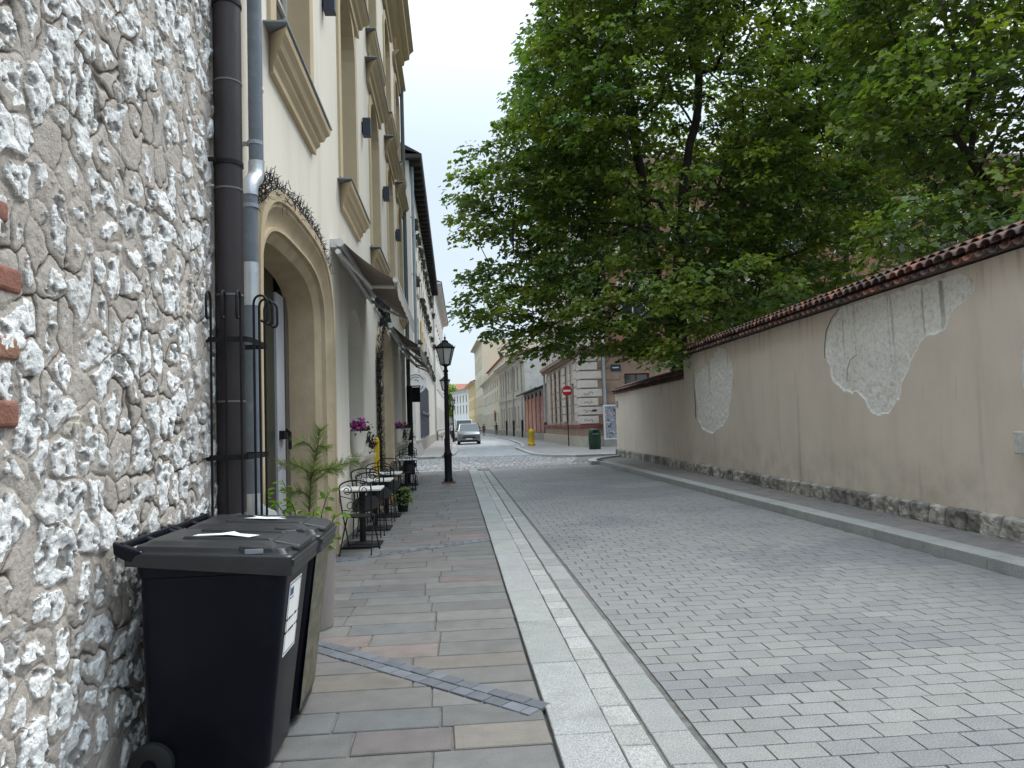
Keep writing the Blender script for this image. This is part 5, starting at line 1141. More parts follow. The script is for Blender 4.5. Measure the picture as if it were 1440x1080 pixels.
# ================================================================== OBJECTS: wheelie bins
M_bin = mat('bin_plastic', (0.0055, 0.0063, 0.011), rough=0.32, var=0.3, scale=3, bump=0.04, bscale=260, spec=0.13, dirt=(0.013, 0.013, 0.014, .5), dscale=3.5)
M_lid = mat('lid_plastic', (0.016, 0.016, 0.018), rough=0.42, var=0.25, scale=5, bump=0.08, bscale=200, spec=0.5, dirt=(0.034, 0.035, 0.037, .5), dscale=5)
M_paper = mat('white_sticker', (0.80, 0.80, 0.79), rough=0.6, var=0.05, scale=8, bump=0)
M_ink = mat('black_ink', (0.012, 0.012, 0.013), rough=0.6, bump=0)
M_rub = mat('rubber', (0.010, 0.010, 0.010), rough=0.75, var=0.2, bump=0.1)
def rrect(hx, hy, r, n=5, cx=0.0):
    p = []
    for sx, sy, a0 in ((1, 1, 0), (-1, 1, 90), (-1, -1, 180), (1, -1, 270)):
        for k in range(n + 1):
            a = rad(a0 + 90 * k / n); p.append((cx + sx * (hx - r) + r * math.cos(a), sy * (hy - r) + r * math.sin(a)))
    return p
def loft(mb, secs, cap0=True, cap1=True, mi=None):
    k = len(secs[0]); vs = [p for s in secs for p in s]
    fs = [(i * k + j, i * k + (j + 1) % k, (i + 1) * k + (j + 1) % k, (i + 1) * k + j) for i in range(len(secs) - 1) for j in range(k)]
    if cap0: fs.append(tuple(range(k - 1, -1, -1)))
    if cap1: fs.append(tuple((len(secs) - 1) * k + j for j in range(k)))
    mb.add(vs, fs, mi)
def wheelie(label, loc, rz, scraps):
    t = thing('wheelie_bin', label, 'bin', loc, rz, group='wheelie bins by the stone wall')
    mb = MB(); S_ = []
    for z, hx, hy, r, cx in ((0.03, .255, .20, .05, -.07), (0.05, .270, .215, .05, -.065), (0.30, .286, .232, .05, -.053), (0.93, .328, .262, .045, -.017), (0.935, .336, .270, .045, -.017), (0.985, .340, .278, .045, -.017)):
        S_.append([(x, y, z) for x, y in rrect(hx, hy, r, 5, cx)])
    loft(mb, S_); body = mb.build('body', M_bin, t, smooth=True)
    # lid: skirt that dips towards the front, raised panel with ribs, front grip
    mb = MB(); S_ = []
    def lidsec(dx, dz, hx, hy, r): 
        o = []
        for x, y in rrect(hx, hy, r, 6, -0.03 + dx):
            f = (x + .36) / .80; o.append((x, y, dz + 1.052 - 0.050 * max(0, f) ** 1.4))
        return o
    sk = []
    for x, y in rrect(.370, .290, .03, 6, -0.03): f = max(0, (x + .36) / .80); sk.append((x, y, 1.052 - 0.050 * f ** 1.4 - 0.060 - 0.03 * max(0, min(1, (f - .45) / .3))))
    S_ = [sk, lidsec(0, -.008, .372, .292, .03), lidsec(0, 0.0, .366, .286, .03), lidsec(0, .002, .345, .265, .03), lidsec(0, .024, .330, .255, .035), lidsec(-.02, .028, .295, .225, .04), lidsec(-.02, .040, .275, .205, .045)]
    loft(mb, S_, cap0=False); lid = mb.build('lid', M_lid, t, smooth=True, bevel=0.003)
    for s in (-1, 1):
        mb = MB(); mb.hexa([(.10, s * .235 - .03, 1.030), (.27, s * .235 - .03, 1.012), (.27, s * .235 + .03, 1.012), (.10, s * .235 + .03, 1.030), (.10, s * .235 - .022, 1.062), (.25, s * .235 - .022, 1.046), (.25, s * .235 + .022, 1.046), (.10, s * .235 + .022, 1.062)]); mb.build('grip_pocket', M_lid, lid, bevel=0.006)
        mb = MB(); mb.box(.13, .21, s * .266 - .004, s * .266 + .004, 1.024, 1.044); mb.build('pale_insert', mat('grey_insert', (0.25, 0.27, 0.30), rough=.5), lid)
    for yy in (-.12, .12):
        mb = MB(); mb.hexa([(-.2, yy - .012, 1.083), (.22, yy - .012, 1.058), (.22, yy + .012, 1.058), (-.2, yy + .012, 1.083), (-.19, yy - .006, 1.096), (.20, yy - .006, 1.070), (.20, yy + .006, 1.070), (-.19, yy + .006, 1.096)]); mb.build('lid_rib', M_lid, lid, bevel=0.003)
    mb = MB(); mb.hexa([(.22, -.15, 1.030), (.345, -.15, 1.006), (.345, .15, 1.006), (.22, .15, 1.030), (.22, -.15, 1.066), (.35, -.14, 1.034), (.35, .14, 1.034), (.22, .15, 1.066)]); mb.build('front_grip', M_lid, lid, bevel=0.012)
    mb = MB(); mb.hexa([(.315, -.27, 0.945), (.345, -.26, 0.955), (.345, .26, 0.955), (.315, .27, 0.945), (.315, -.285, 1.000), (.352, -.275, 0.992), (.352, .275, 0.992), (.315, .285, 1.000)]); mb.build('lip', M_lid, lid, bevel=0.008)
    mb = MB(); mb.tube([(-.415, -.27, 1.078), (-.415, .27, 1.078)], .019, 12); mb.build('handle', M_bin, t, smooth=True)
    for s in (-.27, -.02, .25):
        mb = MB(); mb.hexa([(-.44, s - .022, 1.045), (-.36, s - .022, 1.0), (-.36, s + .022, 1.0), (-.44, s + .022, 1.045), (-.445, s - .022, 1.105), (-.31, s - .022, 1.055), (-.31, s + .022, 1.055), (-.445, s + .022, 1.105)]); mb.build('hinge', M_bin, t, bevel=0.012)
    mb = MB(); mb.tube([(-.27, -.20, .105), (-.27, .20, .105)], .016, 8); mb.build('axle', M_bin, t)
    for s in (-1, 1):
        mb = MB(); y = s * .235; prof = [(.035, -.028), (.085, -.028), (.098, -.018), (.100, 0), (.098, .018), (.085, .028), (.035, .028)]
        n = 28; vs = []; fs = []
        for r, o in prof:
            for k in range(n): a = 2 * math.pi * k / n; vs.append((-.30 + r * math.cos(a), y + o, .102 + r * math.sin(a)))
        for i in range(len(prof) - 1):
            for k in range(n): fs.append((i * n + k, i * n + (k + 1) % n, (i + 1) * n + (k + 1) % n, (i + 1) * n + k))
        mb.add(vs, fs); wh = mb.build('wheel', M_rub, t, smooth=True)
        mb = MB(); mb.tube([(-.30, y - .022, .102), (-.30, y + .022, .102)], .060, 18); mb.tube([(-.30, y - .03, .102), (-.30, y + .03, .102)], .018, 12); mb.build('hub', M_bin, wh, smooth=True)
    for pts in scraps:
        mb = MB(); mb.prism([(x, y, 1.0945 - 0.062 * (x + .2)) for x, y in pts], (0, 0, .0015)); mb.build('torn_sticker', M_paper, lid)
    return t, body
b1, body1 = wheelie('near black wheelie bin with a white waste label on its front, closest to the viewer', (-1.085, 3.735, 0.024), rad(-1.0), [[(-.16, -.10), (-.02, -.04), (.10, -.10), (.13, -.03), (.03, .0), (-.02, .07), (-.06, .0), (-.15, -.05)]])
b2x, body2 = wheelie('second black wheelie bin standing behind the first, picture sticker on its front', (-1.075, 4.335, 0.024), rad(1.0), [[(-.12, -.02), (.0, -.03), (.11, -.01), (.04, .03), (.09, .07), (-.02, .05), (-.1, .09), (-.06, .03)]])
# front label: a plane leaning with the front of the bin
def fx(z): return 0.2325 + (z - .30) * (0.0785 / 0.63)
def frontquad(y0, y1, z0, z1, off): return [(fx(z0) + off, y0, z0), (fx(z0) + off, y1, z0), (fx(z1) + off, y1, z1), (fx(z1) + off, y0, z1)]
def onfront(name, par, m, y0, y1, z0, z1, off=.002, th=.0015):
    mb = MB(); mb.prism(frontquad(y0, y1, z0, z1, off), (th, 0, 0)); return mb.build(name, m, par)
lb = onfront('label', body1, M_paper, -.165, .075, .525, .865)
for (a, b, c, d) in ((-.155, .065, .853, .856), (-.155, .065, .535, .538), (-.155, -.152, .538, .853), (.062, .065, .538, .853)): onfront('label_border', lb, M_ink, a, b, c, d, .0038, .0008)
def text(body, y, z, size, par, m, off=.0045, name='lettering', bold=0.0):
    cu = bpy.data.curves.new(name, 'FONT'); cu.body = body; cu.size = size; cu.extrude = 0.0006; cu.offset = bold; cu.align_x = 'CENTER'; cu.materials.append(m)
    o = bpy.data.objects.new('tmp', cu); COL.objects.link(o); me = bpy.data.meshes.new_from_object(o.evaluated_get(bpy.context.evaluated_depsgraph_get())); bpy.data.objects.remove(o); o = bpy.data.objects.new(name, me); COL.objects.link(o); o.parent = par; o.location = (fx(z) + off, y, z); o.rotation_euler = (rad(90 - 7.1), 0, rad(90)); return o
text('ODPADY', -.045, .690, .064, lb, M_ink, bold=.003); text('ZMIESZANE', -.045, .632, .048, lb, M_ink, bold=.002)
M_blueink = mat('blue_ink', (0.05, 0.09, 0.20), rough=.6, bump=0); onfront('emblem', lb, M_blueink, -.14, -.08, .80, .835, .0038, .0008); onfront('emblem_line', lb, M_blueink, -.14, -.07, .785, .79, .0038, .0008)
mp_ = bpy.data.materials.new('nature_print'); mp_.use_nodes = True; nt = mp_.node_tree; N_ = nt.nodes; L_ = nt.links; bb = N_['Principled BSDF']; bb.inputs['Roughness'].default_value = .35
tcn = S(N_, 'ShaderNodeTexCoord'); nn = S(N_, 'ShaderNodeTexNoise'); nn.inputs['Scale'].default_value = 14; nn.inputs['Detail'].default_value = 8; nn.inputs['Roughness'].default_value = .7; L_.new(tcn.outputs['Object'], nn.inputs['Vector'])
rp = S(N_, 'ShaderNodeValToRGB'); e_ = rp.color_ramp.elements; e_[0].position = .34; e_[0].color = (.015, .018, .012, 1); e_[1].position = .72; e_[1].color = (.22, .22, .19, 1)
for p_, c_ in ((.44, (.04, .045, .02, 1)), (.52, (.085, .08, .045, 1)), (.58, (.15, .14, .075, 1)), (.64, (.20, .08, .075, 1))): q_ = e_.new(p_); q_.color = c_
L_.new(nn.outputs['Fac'], rp.inputs[0]); L_.new(rp.outputs[0], bb.inputs['Base Color'])
onfront('picture_sticker', body2, mp_, -.235, .235, .08, .90, .0015)

# ================================================================== planter with pine sapling and shrub
M_planter = mat('taupe_planter', (0.235, 0.205, 0.19), rough=0.8, var=0.07, scale=3, bump=0.1, bscale=60)
M_soil = mat('soil', (0.035, 0.027, 0.02), rough=.95, var=.4, scale=20, bump=.6, bscale=60)
M_stem = mat('woody_stem', (0.085, 0.06, 0.045), rough=.9, var=.3, scale=20)
M_plant = leaf_mat('shrub_leaf'); M_needle = leaf_mat('pine_needle')
PX, PY = -1.20, 6.12
t = wthing('planter', 'tall round taupe planter with fine ribs behind the bins', 'planter', (PX, PY, 0))
mb = MB(); n = 96; vs = []; fs = []; pr = [(.185, .0), (.19, .02), (.215, .60), (.218, .615), (.205, .615), (.200, .56)]
for r, z in pr:
    for k in range(n): a = 2 * math.pi * k / n; q = r + (.0022 if k % 2 else 0) * (.02 < z < .605); vs.append((PX + q * math.cos(a), PY + q * math.sin(a), z + .022))
for i in range(len(pr) - 1):
    for k in range(n): fs.append((i * n + k, i * n + (k + 1) % n, (i + 1) * n + (k + 1) % n, (i + 1) * n + k))
mb.add(vs, fs); mb.build('pot', M_planter, t)
mb = MB(); mb.tube([(PX, PY, .575), (PX, PY, .588)], .199, 24); mb.build('soil', M_soil, t)
rs = np.random.RandomState(31)
def fan(name, label, cat, base, stems, lf, m, kind, size, colr, rad_=0.006, cup=.6):
    """A pot plant: woody stems with leaves (or needles) along their outer part."""
    t = wthing(name, label, cat, base); mb = MB(); P, Nn, Dd, Sz, Cc = [], [], [], [], []
    for st_ in stems:
        p = [Vector(q) for q in st_]; mb.tube(p, [rad_ * (1 - .6 * i / (len(p) - 1)) for i in range(len(p))], 5)
        for i in range(len(p) - 1):
            a, b = p[i], p[i + 1]; d = (b - a).normalized(); k = int((lf if i > 0 else lf * .25) * (b - a).length)
            for _ in range(k):
                f = rs.rand(); c = a + (b - a) * f; o = Vector(rs.normal(size=3)); o = (o - d * o.dot(d)).normalized()
                dr = (o * 1.0 + d * (cup if kind == 'leaf' else .9)); nr = Vector((0, 0, 1)) + Vector(rs.normal(size=3)) * .5 if kind == 'leaf' else o.cross(d) + Vector(rs.normal(size=3)) * .2
                P.append(c + o * (.01 if kind == 'leaf' else 0)); Nn.append(nr.normalized()); Dd.append(dr.normalized()); Sz.append(size * rs.uniform(.6, 1.25)); Cc.append(np.array(colr) * rs.uniform(.65, 1.35) * np.array([rs.uniform(.85, 1.2), 1, rs.uniform(.7, 1.2)]))
    mb.build('stems', M_stem, t, smooth=True)
    P, Nn, Dd, Sz, Cc = map(np.array, (P, Nn, Dd, Sz, Cc))
    if kind == 'leaf': leaves('leaves', P, Nn, Dd, Sz, Cc, t, m, 'oval')
    else:
        n = len(P); Dd = Dd / np.linalg.norm(Dd, axis=1, keepdims=True); Sd = np.cross(Nn, Dd); Sd /= np.linalg.norm(Sd, axis=1, keepdims=True) + 1e-9; V = np.zeros((n, 4, 3)); w_ = .0016
        V[:, 0] = P - Sd * w_; V[:, 1] = P + Sd * w_; V[:, 2] = P + Dd * Sz[:, None] + Sd * w_ * .4; V[:, 3] = P + Dd * Sz[:, None] - Sd * w_ * .4
        F = np.arange(n * 4).reshape(n, 4); np_mesh('needles', V.reshape(-1, 3), F, m, t, cols=np.repeat(Cc, 4, axis=0))
    return t
def br(p0, p1, sag=.04, k=3): p0, p1 = Vector(p0), Vector(p1); return [tuple(p0 + (p1 - p0) * (i / k) + Vector((0, 0, sag * math.sin(math.pi * i / k)))) for i in range(k + 1)]
tp = (PX + .03, PY - .02)
fan('pine_sapling', 'pine sapling with long needles growing in the taupe planter', 'plant', (PX, PY, .6),
    [[(tp[0] - .03, tp[1], .58), (tp[0] - .01, tp[1], .95), (tp[0] + .01, tp[1], 1.25), (tp[0] + .06, tp[1], 1.44), (tp[0] + .085, tp[1], 1.60)],
     br((tp[0] + .01, tp[1], 1.24), (tp[0] - .22, tp[1] - .05, 1.33)), br((tp[0] + .01, tp[1], 1.22), (tp[0] + .26, tp[1] - .04, 1.27)), br((tp[0], tp[1], 1.20), (tp[0] - .13, tp[1] + .18, 1.30)), br((tp[0], tp[1], 1.20), (tp[0] + .12, tp[1] - .2, 1.28)), br((tp[0], tp[1], 1.16), (tp[0] + .36, tp[1] + .16, 1.33)),
     br((tp[0] + .04, tp[1], 1.42), (tp[0] - .10, tp[1], 1.50)), br((tp[0] + .04, tp[1], 1.42), (tp[0] + .13, tp[1] + .05, 1.44)), br((tp[0], tp[1], 1.05), (tp[0] - .14, tp[1] - .1, 1.10))],
    1000, M_needle, 'needle', .085, (0.10, 0.14, 0.05), .008)
fan('leafy_shrub', 'sparse leafy shrub with bright green leaves sharing the taupe planter', 'plant', (PX + .08, PY, .6),
    [br((PX - .03, PY - .05, .58), (PX - .31, PY - .10, 1.12), .10, 4), br((PX, PY - .04, .58), (PX - .12, PY - .1, 1.05), .06, 4), br((PX + .05, PY, .58), (PX + .20, PY - .06, 1.12), .10, 4), br((PX + .03, PY - .05, .58), (PX + .08, PY - .14, .98), .06, 4), br((PX + .08, PY, .58), (PX + .33, PY + .05, .90), .14, 4), br((PX + .12, PY - .06, .58), (PX + .20, PY - .12, .78), .04, 3), br((PX + .10, PY, .58), (PX + .28, PY, .72), .05, 3), br((PX, PY, .58), (PX - .22, PY + .1, 1.2), .06, 4)],
    75, M_plant, 'leaf', .075, (0.13, 0.23, 0.035), .006)

# ================================================================== cafe tables and wrought iron chairs
M_marble = mat('pale_table_top', (0.70, 0.69, 0.67), rough=0.3, var=0.06, scale=5, bump=0.02)
def make_table():
    t = thing('cafe_table', '', 'table', group='cafe tables along the facade')
    mb = MB(); mb.box(-.275, .275, -.275, .275, .745, .772); mb.build('table_top', M_marble, t, bevel=.006)
    mb = MB(); mb.box(-.20, .20, -.20, .20, .725, .744); mb.tube([(0, 0, .05), (0, 0, .73)], .042, 14); mb.build('column', M_black, t)
    mb = MB(); mb.box(-.25, .25, -.25, .25, .0, .022); mb.hexa([(-.2, -.2, .0221), (.2, -.2, .0221), (.2, .2, .0221), (-.2, .2, .0221), (-.07, -.07, .055), (.07, -.07, .055), (.07, .07, .055), (-.07, .07, .055)]); mb.build('base', M_black, t, bevel=.004)
    return t
def make_chair():
    t = thing('bistro_chair', '', 'chair', group='wrought iron bistro chairs')
    R_ = .0085
    mb = MB(); mb.lathe([(0.02, .452), (.17, .452), (.195, .458), (.195, .470), (.17, .472), (.02, .466)], (0, 0, 0), 28); mb.build('seat', M_black, t, smooth=True)
    for s in (-1, 1):
        mb = MB(); mb.tube([(s * .20, -.26, 0), (s * .185, -.12, .22), (s * .175, .10, .455)], R_, 6); mb.sphere((s * .20, -.26, .008), .014, 6, 4); mb.build('leg', M_black, t, smooth=True)
        mb = MB(); mb.tube([(s * .20, .24, 0), (s * .19, .10, .22), (s * .18, -.14, .50)], R_, 6); mb.sphere((s * .20, .24, .008), .014, 6, 4); mb.build('leg', M_black, t, smooth=True)
    for y, z in ((-.215, .075), (.20, .065)):
        mb = MB(); mb.tube([(-.198, y, z), (.198, y, z)], .006, 6); mb.build('stretcher', M_black, t)
    p = [(-.18, -.14, .50), (-.195, -.185, .70), (-.20, -.205, .84)]
    for k in range(0, 11): a = math.pi * (1 - k / 10); p.append((.20 * math.cos(a), -.21, .84 + .085 * math.sin(a)))
    p += [(.195, -.185, .70), (.18, -.14, .50)]
    mb = MB(); mb.tube(p, .0095, 6); mb.build('back_frame', M_black, t, smooth=True)
    mb = MB()
    def scroll(cx, cz, r, a0, turns, sgn):
        q = []
        for k in range(22): f = k / 21; a = a0 + sgn * turns * 2 * math.pi * f; rr = r * (1 - .72 * f); q.append((cx + rr * math.cos(a), -.205 + (cz - .84) * -.12, cz + rr * math.sin(a)))
        mb.tube(q, .0055, 5)
    for s in (-1, 1):
        scroll(s * .105, .80, .065, rad(90), 1.3, s); scroll(s * .07, .60, .075, rad(-90), 1.2, -s)
        mb.tube([(s * .17, -.16, .55), (s * .10, -.165, .545), (0, -.17, .53)], .0055, 5); mb.tube([(s * .19, -.19, .73), (s * .04, -.19, .69), (0, -.19, .60)], .0055, 5)
    mb.build('back_scrolls', M_black, t, smooth=True)
    return t
PZ = .024
T_ = [(-1.27, 10.2), (-1.27, 11.78), (-1.24, 13.4), (-1.24, 18.75), (-1.26, 20.35)]
NAMES = ['nearest table', 'second table', 'third table', 'fourth table', 'farthest table']
tb = make_table(); ch_ = make_chair()
for i, (x, y) in enumerate(T_):
    lb_ = 'white topped cafe table on a black column, ' + ['nearest to the planter', 'second along the facade', 'third, before the gap at the second doorway', 'first beyond the second doorway', 'farthest along the facade'][i]
    if i == 0: tb.location = (x, y, PZ); tb['label'] = lb_
    else: dup(tb, (x, y, PZ), 0, lb_)
    l1 = 'black wrought iron chair standing upright with its back to the viewer at the ' + NAMES[i]; l2 = 'black wrought iron chair tipped forward against the far side of the ' + NAMES[i]
    if i == 0: ch_.location = (x + .03, y - .55, PZ); ch_.rotation_euler = (0, 0, rad(-6)); ch_['label'] = l1
    else: dup(ch_, (x + random.uniform(-.02, .04), y - .53, PZ), rad(random.uniform(-8, 8)), l1)
    c2 = dup(ch_, (x, y, PZ), 0, l2, rot=(rad(-31), 0, rad(180 + random.uniform(-5, 5)))); c2.location = (x, y + .80, PZ + .10)

# ================================================================== window pots, wall plants, yellow post
M_pot = mat('ivory_pot', (0.60, 0.57, 0.51), rough=.6, var=.08); M_petal = leaf_mat('petunia'); M_dkleaf = leaf_mat('purple_leaf')
for k, (y, lb_) in enumerate([(11.85, 'ivory ribbed flower pot of purple petunias on the nearest cafe window sill'), (20.25, 'flower pot on the window sill just beyond the second doorway'), (23.35, 'flower pot on the last cafe window sill, dark trailing plant')]):
    x = XF + .07; zb = 1.163
    t = wthing('flower_pot', lb_, 'flower pot', (x, y, zb), group='flower pots on the cafe sills')
    pr = [(.075, 0), (.085, .01)]
    for q in range(7): pr += [(.092 + q * .009, .03 + q * .048), (.098 + q * .009, .055 + q * .048)]
    pr += [(.165, .375), (.165, .39), (.15, .39), (.14, .36)]
    mb = MB(); mb.lathe(pr, (x, y, zb), 28); mb.build('pot', M_pot, t, smooth=True)
    n = 170; c = np.array([x, y, zb + .42]); P = c + rs.normal(size=(n, 3)) * np.array([.07, .10, .055]) + np.array([.03, 0, .02]); Nn = rs.normal(size=(n, 3)) + np.array([.4, -.2, .8]); Nn /= np.linalg.norm(Nn, axis=1, keepdims=True)
    leaves('foliage', P, Nn, rs.normal(size=(n, 3)), np.full(n, .05), np.array([[.03, .045, .02]]) * rs.uniform(.5, 1.6, (n, 1)), t, M_dkleaf, 'oval')
    n = 200; f = rs.rand(n, 1); P = c + np.array([.08, .10, 0])[None] + f * np.array([[.14, .10, -.28]]) + rs.normal(size=(n, 3)) * .05
    Nn = rs.normal(size=(n, 3)) + np.array([.6, -.5, .5]); Nn /= np.linalg.norm(Nn, axis=1, keepdims=True)
    leaves('trailing_leaves', P, Nn, rs.normal(size=(n, 3)) - np.array([0, 0, .8]), np.full(n, .055), np.array([[.028, .016, .024]]) * rs.uniform(.5, 1.8, (n, 1)), t, M_dkleaf, 'oval')
    if k < 2:
        n = 60; P = c + np.array([.03, -.04, .06]) + rs.normal(size=(n, 3)) * np.array([.07, .09, .035]); Nn = rs.normal(size=(n, 3)) * .5 + np.array([.3, -.8, .5]); Nn /= np.linalg.norm(Nn, axis=1, keepdims=True)
        leaves('petunia_flowers', P, Nn, rs.normal(size=(n, 3)), np.full(n, .055), np.array([[.36, .03, .30]]) * rs.uniform(.6, 1.3, (n, 1)), t, M_petal, 'maple')
M_ypost = mat('yellow_paint', (0.62, 0.42, 0.02), rough=.45, var=.1, scale=3)
t = wthing('yellow_post', 'slim yellow post against the cream wall behind the cafe tables', 'post', (-1.5, 14.5, 0))
mb = MB(); mb.box(-1.56, -1.46, 14.45, 14.55, .02, 1.36); mb.build('post', M_ypost, t, bevel=.012)
mb = MB(); mb.sphere((-1.51, 14.5, 1.37), .05, 10, 6); mb.build('cap', M_ypost, t, smooth=True)
t = wthing('plant_pot', 'round terracotta pot at the foot of the second doorway', 'flower pot', (-1.42, 15.3, 0))
mb = MB(); mb.lathe([(.10, .022), (.12, .04), (.17, .36), (.185, .36), (.185, .42), (.16, .42)], (-1.42, 15.3, 0), 20); mb.build('pot', mat('terracotta', (0.36, 0.18, 0.10), rough=.85, var=.15), t, smooth=True)
fan('dwarf_conifer', 'small dark conifer in the terracotta pot by the second doorway', 'plant', (-1.42, 15.3, .4), [br((-1.42, 15.3, .38), (-1.42 + .16 * math.cos(a), 15.3 + .16 * math.sin(a), .72 + .06 * math.sin(3 * a)), .02) for a in np.arange(0, 6.2, .5)], 420, M_needle, 'needle', .06, (0.035, 0.06, 0.03), .005)
fan('trailing_plant', 'pale green trailing plant hanging beside the third table', 'plant', (-.98, 14.0, .3), [br((-1.0 + .05 * math.cos(a), 14.05 + .05 * math.sin(a), .40), (-1.0 + .17 * math.cos(a), 14.05 + .17 * math.sin(a), .16), .16) for a in np.arange(0, 6.2, .5)], 130, M_plant, 'leaf', .05, (0.20, 0.26, 0.10), .004)
t = wthing('plant_pot', 'small black pot under the pale trailing plant beside the third table', 'flower pot', (-1.0, 14.05, 0))
mb = MB(); mb.lathe([(.09, .022), (.13, .38), (.14, .38), (.14, .42), (.12, .42), (.11, .39)], (-1.0, 14.05, 0), 18); mb.build('pot', M_black, t, smooth=True)

# ================================================================== street lamps
M_lampglass = mat('frosted_pane', (0.46, 0.45, 0.42), rough=.35, var=.08, scale=4, bump=0); M_plate = mat('rusty_plate', (0.13, 0.065, 0.04), rough=.8, var=.3, scale=10)
def make_lamp():
    t = thing('street_lamp', '', 'lamp', group='street lamps along the left kerb')
    mb = MB(); mb.box(-.19, .19, -.19, .19, .0, .035); mb.build('base_plate', M_plate, t, bevel=.004)
    mb = MB(); mb.lathe([(.125, .035), (.125, .10), (.105, .14), (.105, .74), (.12, .76), (.12, .80), (.085, .86), (.068, .95), (.062, 2.0), (.052, 3.05), (.075, 3.07), (.075, 3.10), (.05, 3.13), (.045, 3.20), (.07, 3.24)], (0, 0, 0), 16); mb.build('post', M_black, t, smooth=True)
    n = 6; P = lambda r, z, k: (r * math.cos(2 * math.pi * k / n + .3), r * math.sin(2 * math.pi * k / n + .3), z)
    mb = MB()
    for k in range(n): mb.tube([P(.135, 3.26, k), P(.255, 3.72, k)], .014, 6); mb.tube([P(.135, 3.26, k), P(.135, 3.26, k + 1)], .014, 6); mb.tube([P(.255, 3.72, k), P(.255, 3.72, k + 1)], .018, 6); mb.tube([(0, 0, 3.20), P(.135, 3.26, k)], .010, 5)
    mb.build('lantern_frame', M_black, t)
    mb = MB(); loft(mb, [[P(.133, 3.265, k) for k in range(n)], [P(.250, 3.715, k) for k in range(n)]]); mb.build('lantern_glass', M_lampglass, t)
    mb = MB(); loft(mb, [[P(.29, 3.725, k) for k in range(n)], [P(.285, 3.75, k) for k in range(n)], [P(.15, 3.86, k) for k in range(n)], [P(.10, 3.885, k) for k in range(n)], [P(.10, 3.915, k) for k in range(n)], [P(.03, 3.96, k) for k in range(n)]])
    for k in range(n): mb.tube([P(.28, 3.74, k), P(.285, 3.80, k)], .010, 5)
    mb.build('lantern_roof', M_black, t); mb = MB(); mb.lathe([(.018, 3.95), (.018, 3.98), (.035, 4.0), (.03, 4.03), (.008, 4.05), (.006, 4.12)], (0, 0, 0), 10); mb.build('finial', M_black, t, smooth=True)
    return t
lamp = make_lamp(); lamp.location = (-.20, 20.55, .022); lamp['label'] = 'tall black lantern lamp post on the cafe pavement, nearest of the street lamps'
dup(lamp, (-.42, 36.9, .10), .4, 'black lantern lamp post at the crossing corner, half hidden behind the nearest lamp')
dup(lamp, (-.10, 66.5, .10), .2, 'black lamp post on the left kerb just beside the parked silver car'); dup(lamp, (-.12, 88, .10), .6, 'farthest black lamp post on the left kerb')

# ================================================================== corner furniture on the right
t = thing('no_entry_sign', 'round red no entry sign with white bar on a dark post', 'sign', (7.02, 45.5, .095))
mb = MB(); mb.tube([(0, 0, 0), (0, 0, 3.72)], .036, 10); mb.build('post', mat('post_dark', (0.03, 0.028, 0.03), rough=.5), t, smooth=True)
mb = MB(); mb.tube([(0, -.045, 3.42), (0, -.06, 3.42)], .31, 32); mb.build('disc', mat('sign_red', (0.50, 0.022, 0.028), rough=.35, var=.05, bump=0), t); mb = MB(); mb.box(-.23, .23, -.064, -.0605, 3.36, 3.48); mb.build('white_bar', M_paper, t)
mb = MB(); mb.tube([(0, -.03, 3.42), (0, -.0445, 3.42)], .32, 32); mb.build('sign_back', M_zinc, t)
t = thing('litter_bin', 'dark green barrel litter bin standing on the corner pavement', 'bin', (7.42, 39.0, .095))
mb = MB(); mb.lathe([(.29, 0), (.31, .03), (.335, .45), (.325, .84), (.33, .86), (.33, .89), (.29, .90)], (0, 0, 0), 28); mb.build('barrel', mat('bin_green', (0.010, 0.040, 0.024), rough=.4, var=.15, scale=4), t, smooth=True)
mb = MB(); mb.lathe([(.315, .885), (.30, .98), (.24, 1.07), (.13, 1.11), (.02, 1.12)], (0, 0, 0), 28); mb.build('dome_lid', _mats['bin_green'], t, smooth=True)
mb = MB(); mb.box(-.15, .15, -.325, -.20, .90, 1.03); mb.build('opening', M_dark, t, bevel=.02)
mb = MB(); mb.box(-.17, .17, -.335, -.31, .80, .83); mb.build('ash_plate', M_zinc, t)
t = thing('yellow_bollard', 'yellow domed bollard with a wide foot on the corner pavement', 'bollard', (5.03, 48.6, .095))
mb = MB(); mb.lathe([(.25, 0), (.25, .16), (.20, .20), (.185, .24), (.185, .86), (.20, .88), (.20, .91), (.18, .94)], (0, 0, 0), 20); mb.build('body', M_ypost, t, smooth=True)
mb = MB(); mb.lathe([(.18, .935), (.17, 1.0), (.12, 1.08), (.05, 1.12), (.02, 1.125)], (0, 0, 0), 20); mb.build('cap', M_ypost, t, smooth=True)
t = thing('poster_case', 'white framed poster case full of torn graffiti posters beside the green litter bin', 'poster case', (8.95, 41.6, .095))
mb = MB(); mb.box(-.48, .48, -.08, .1, 0, .42); mb.build('base', M_pl, t); mb = MB(); mb.box(-.48, -.40, -.1, .1, .42, 2.4); mb.box(.40, .48, -.1, .1, .42, 2.4); mb.box(-.40, .40, -.1, .1, 2.3, 2.4); mb.box(-.40, .40, -.1, .1, .42, .50); mb.build('frame', mat('case_white', (0.62, 0.63, 0.64), rough=.4), t)
mpo = bpy.data.materials.new('torn_posters'); mpo.use_nodes = True; nt = mpo.node_tree; N_ = nt.nodes; L_ = nt.links; bb = N_['Principled BSDF']; bb.inputs['Roughness'].default_value = .4
tcn = S(N_, 'ShaderNodeTexCoord'); vo = S(N_, 'ShaderNodeTexNoise'); vo.inputs['Scale'].default_value = 3.2; vo.inputs['Detail'].default_value = 5; vo.inputs['Distortion'].default_value = 1.4; L_.new(tcn.outputs['Object'], vo.inputs['Vector'])
